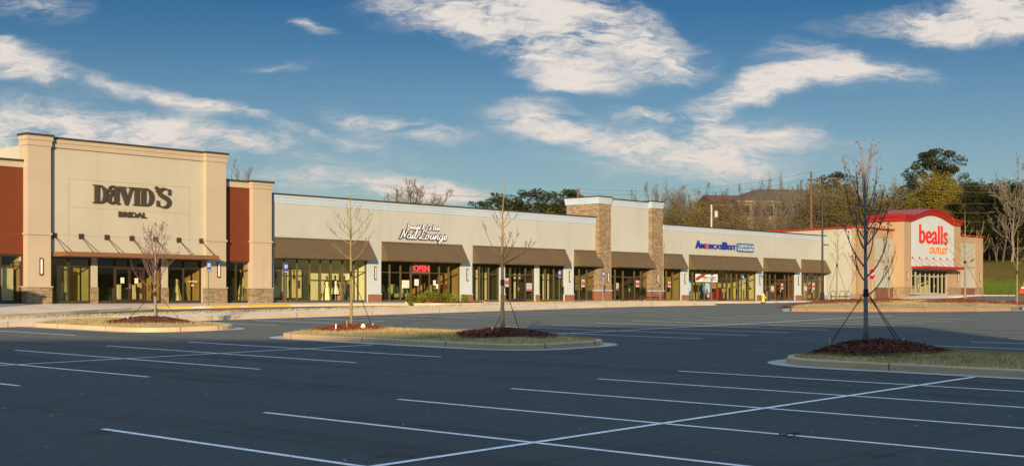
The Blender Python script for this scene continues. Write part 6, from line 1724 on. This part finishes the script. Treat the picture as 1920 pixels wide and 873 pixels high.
# framed fashion pictures in the gown window, tall board in the first bridal window
def picture(px0, px1, y0, y1, v, dep, label, cols, framed=True):
    u0, u1 = U(px0, v), U(px1, v); y = v+dep; z0, z1 = Z(y0, u0, v), Z(y1, u0, v)
    t = thing('framed_picture' if framed else 'display_board', label, 'picture', ((u0+u1)/2, y, z0)); W, H = u1-u0, z1-z0
    m = MB(); m.box(u0, u1, y-.01, y, z0, z1); m.build('sheet', mat('picture_'+label.split()[0], cols[0], .7, .15, 2), t)
    if framed:
        m = MB(); w = .05
        m.box(u0-w, u0, y-.03, y, z0-w, z1+w); m.box(u1, u1+w, y-.03, y, z0-w, z1+w); m.box(u0, u1, y-.03, y, z0-w, z0); m.box(u0, u1, y-.03, y, z1, z1+w); m.build('frame', STRAP, t)
    for i, (x, w0, w1, h0, h1, c) in enumerate(cols[1]):   # printed standing figure: dress, skin, hair shapes
        m = MB(); yy = y-.013-.002*i
        m.face([(u0+(x-w0)*W, yy, z0+h0*H), (u0+(x+w0)*W, yy, z0+h0*H), (u0+(x+w1*.9)*W, yy, z0+(h0+h1)/2*H), (u0+(x+w1)*W, yy, z0+h1*H), (u0+(x-w1)*W, yy, z0+h1*H), (u0+(x-w1*.9)*W, yy, z0+(h0+h1)/2*H)])
        m.build('printed_shape', mat('print_%d_%d_%d' % tuple(int(q*99) for q in c), c, .7, .1, 3), t)
SK = (.45, .22, .12); HR = (.06, .03, .025); GR = (.60, .55, .36)
picture(521, 554, 558, 503, V0, 1.2, 'pale framed picture of a woman in a cream gown among flowers', ((.50, .52, .34), ((.42, .13, .09, .02, .55, GR), (.46, .07, .06, .50, .74, SK), (.55, .09, .07, .42, .80, SK), (.50, .07, .05, .72, .92, HR), (.12, .14, .08, .02, .22, HR), (.85, .13, .08, .02, .22, (.25, .05, .05)))))
picture(559, 588, 558, 504, V0, 1.25, 'straw framed picture of a dark haired woman in a gold gown', ((.50, .46, .24), ((.48, .18, .08, .02, .62, (.48, .38, .18)), (.48, .06, .05, .58, .78, SK), (.48, .10, .05, .66, .98, HR), (.80, .10, .08, .34, .62, HR), (.18, .06, .06, .30, .60, HR))))
picture(98, 128, 562, 500, 69.8, 1.2, 'dark tall board in the first bridal window printed with gowns', ((.16, .15, .07), ((.25, .10, .06, .05, .6, (.22, .20, .10)), (.7, .16, .08, .02, .66, (.30, .30, .22)))), False)
picture(120, 143, 563, 499, 69.8, .8, 'greenish tall board in the first bridal window printed with a woman in white', ((.38, .42, .30), ((.42, .14, .10, .0, .58, (.66, .68, .60)), (.45, .12, .07, .56, .80, SK), (.72, .05, .05, .55, .85, SK), (.45, .06, .05, .80, .94, (.30, .09, .04)))), False)
picture(4, 33, 563, 500, 70.0, .5, 'white tall screen with faint script in the far rust wing window', ((.70, .70, .62), ((.5, .25, .25, .46, .475, (.30, .30, .28)), (.6, .16, .16, .40, .415, (.30, .30, .28)))), False)
def window_words():
    u0, u1 = U(355, 69.8), U(373, 69.8); y = 69.8+.165; t = thing('window_lettering', 'white words something new on the bridal window glass', 'lettering', ((u0+u1)/2, y, .8))
    for i, (tx, a, b, z0, z1) in enumerate((('something', u0, u1, .88, 1.04), ('new', u0+.25, u1-.25, .66, .78))): text_mesh('word', tx, a, b, z0, z1, y, SWHITE, t, .004)
window_words()
# bridal entrance: counter, low plinths
def plinth(px0, px1, v, z1, label, m, nm='display_plinth'):
    u0, u1 = U(px0, v), U(px1, v); b = MB(); b.box(u0, u1, v, v+.4, FL+.006, z1-.04); t = thing(nm, label, 'display', ((u0+u1)/2, v, FL)); b.build('body', m, t)
    c = MB(); c.box(u0-.02, u1+.02, v-.02, v+.42, z1-.038, z1); c.build('top', m, t)
plinth(204, 209, 71.2, .05, 'low white display block inside the bridal entrance', PAPER); plinth(221.5, 227, 71.4, .75, 'tall white display block behind the first bridal door', PAPER); plinth(210, 217, 71.6, .55, 'white counter end seen through the bridal glass', PAPER)
plinth(249, 255, 71.4, .72, 'tall white display block behind the second bridal door', PAPER); plinth(260.5, 267.5, 71.8, .85, 'straw coloured display shelf inside the bridal entrance', I_YEL); plinth(228, 241, 72.5, .55, 'pale grey service counter inside the bridal entrance', mat('counter_grey', (.30, .34, .28), .6))
# nail salon: wrapped chairs, counter
WRAP = mat('plastic_wrap', (.36, .42, .30), .25, .3, 5, .8, 9); CHB = mat('chair_base_dark', (.03, .028, .03), .5); CHR = mat('counter_maroon', (.20, .06, .045), .5, .1, 2)
def wrapped_chair():
    t = thing('salon_chair', 'x', 'chair', (0, 0, 0)); r = random.Random(9)
    b = MB(); b.box(-.3, .3, -.35, .35, 0, .32); b.build('base', CHB, t)
    s = MB(); n = 14
    def blob(cx, cy, cz, ax, ay, az):
        rows = []
        for i in range(1, 9):
            th = math.pi*i/9; rows.append([(cx+ax*math.sin(th)*math.cos(2*math.pi*j/n)*r.uniform(.9, 1.1), cy+ay*math.sin(th)*math.sin(2*math.pi*j/n)*r.uniform(.9, 1.1), cz+az*math.cos(th)) for j in range(n)])
        s.grid(rows, 0, True); s.face(rows[0][::-1]); s.face(rows[-1])
    blob(0, 0, .45, .40, .42, .22); s.build('seat', WRAP, t); s = MB(); blob(0, .30, .85, .36, .18, .48); s.build('backrest', WRAP, t)
    return t
wc = wrapped_chair()
for i, (px, v, a, lb) in enumerate(((722, 71.6, .2, 'plastic wrapped salon chair behind the black boxes'), (739, 71.5, -.1, 'plastic wrapped salon chair under the first mullion gap'), (748, 71.9, .3, 'plastic wrapped salon chair before the paper sheet'), (761, 71.4, 0, 'plastic wrapped salon chair below the large paper sheet'), (813, 71.5, .2, 'plastic wrapped salon chair past the salon door'))):
    o = wc if i == 0 else copy_tree(wc); u = U(px, v); o.location = (u, v, FL+.008); o.rotation_euler = (0, 0, a); o['label'] = lb; o['group'] = 'wrapped chairs in the nail salon'
plinth(829, 845, 71.2, .95, 'maroon reception counter in the nail salon', CHR, 'reception_counter'); plinth(848, 857, 71.3, .9, 'short maroon counter near the salon pier', CHR, 'reception_counter')
plinth(719.5, 726, 70.75, .35, 'dark cabinet behind the salon glass beside the brick pier', CHB, 'cabinet'); plinth(727.5, 733, 70.75, .33, 'second dark cabinet behind the salon glass', CHB, 'cabinet')
# optician: red counters, round blue signs
plinth(1337.5, 1346, 71.3, .78, 'red counter behind the optician window', SREDF, 'counter'); plinth(1347.5, 1355.5, 71.6, .78, 'red counter behind the optician door', SREDF, 'counter'); plinth(1368, 1372.5, 71.4, .9, 'cream display stand past the optician door', I_YEL)
plinth(1395, 1403, 71.5, .75, 'brown desk at the optician window end', mat('desk_brown', (.22, .12, .06), .5), 'desk')
def disc(px, zc, rx, rz, m, label):
    u = U(px, V0); y = V0+.175; t = thing('window_decal', label, 'decal', (u, y, zc)); b = MB()
    for k, (s, mm) in enumerate(((1, m), (.72, None))):
        pts = [(u+rx*s*math.cos(R(a)), y-.003*k, zc+rz*s*math.sin(R(a))) for a in range(0, 360, 18)]
        q = MB(); q.face(pts[::-1]); q.build('disc' if k == 0 else 'inner_disc', mm or mat('decal_pale', (.35, .50, .60), .6), t)
disc(1296, .95, .36, .62, mat('panel_blue', (.03, .13, .33)), 'blue oval decal on the first optician pane'); disc(1329, .85, .85, .75, mat('panel_blue', (.03, .13, .33)), 'large blue oval decal under the white banner'); disc(1330.5, .2, .28, .36, SREDF, 'small red oval decal under the large blue oval')
poster(1337, 1345, zz(540, 1341), zz(530, 1341), V0, 'salmon sheet on the optician glass above the red counter', 'red', .02); poster(1408.5, 1413.5, zz(539, 1411), zz(529, 1411), V0, 'dark teal square sheet on the last optician pane', 'txt', .02)

# bits of leaf and grit blown over the asphalt
lit = MB(); rl = random.Random(77)
for k in range(260):
    Y = 12+60*rl.random()**1.6; X = rl.uniform(-.42, .42)*Y; u, v = site(X, Y)
    p = Vector(gquad(u, v, .006)); a = rl.uniform(0, 6.28); l = rl.uniform(.012, .05)
    d = Vector((math.cos(a), math.sin(a), 0))*l; n = Vector((-d.y, d.x, 0))*.4
    lit.face([p-d, p+n, p+d+Vector((0, 0, .012)), p-n])
structure('leaf_litter', lit, mat('dry_leaf', (.34, .27, .18), .9, .4, 9), None, False, 'stuff')
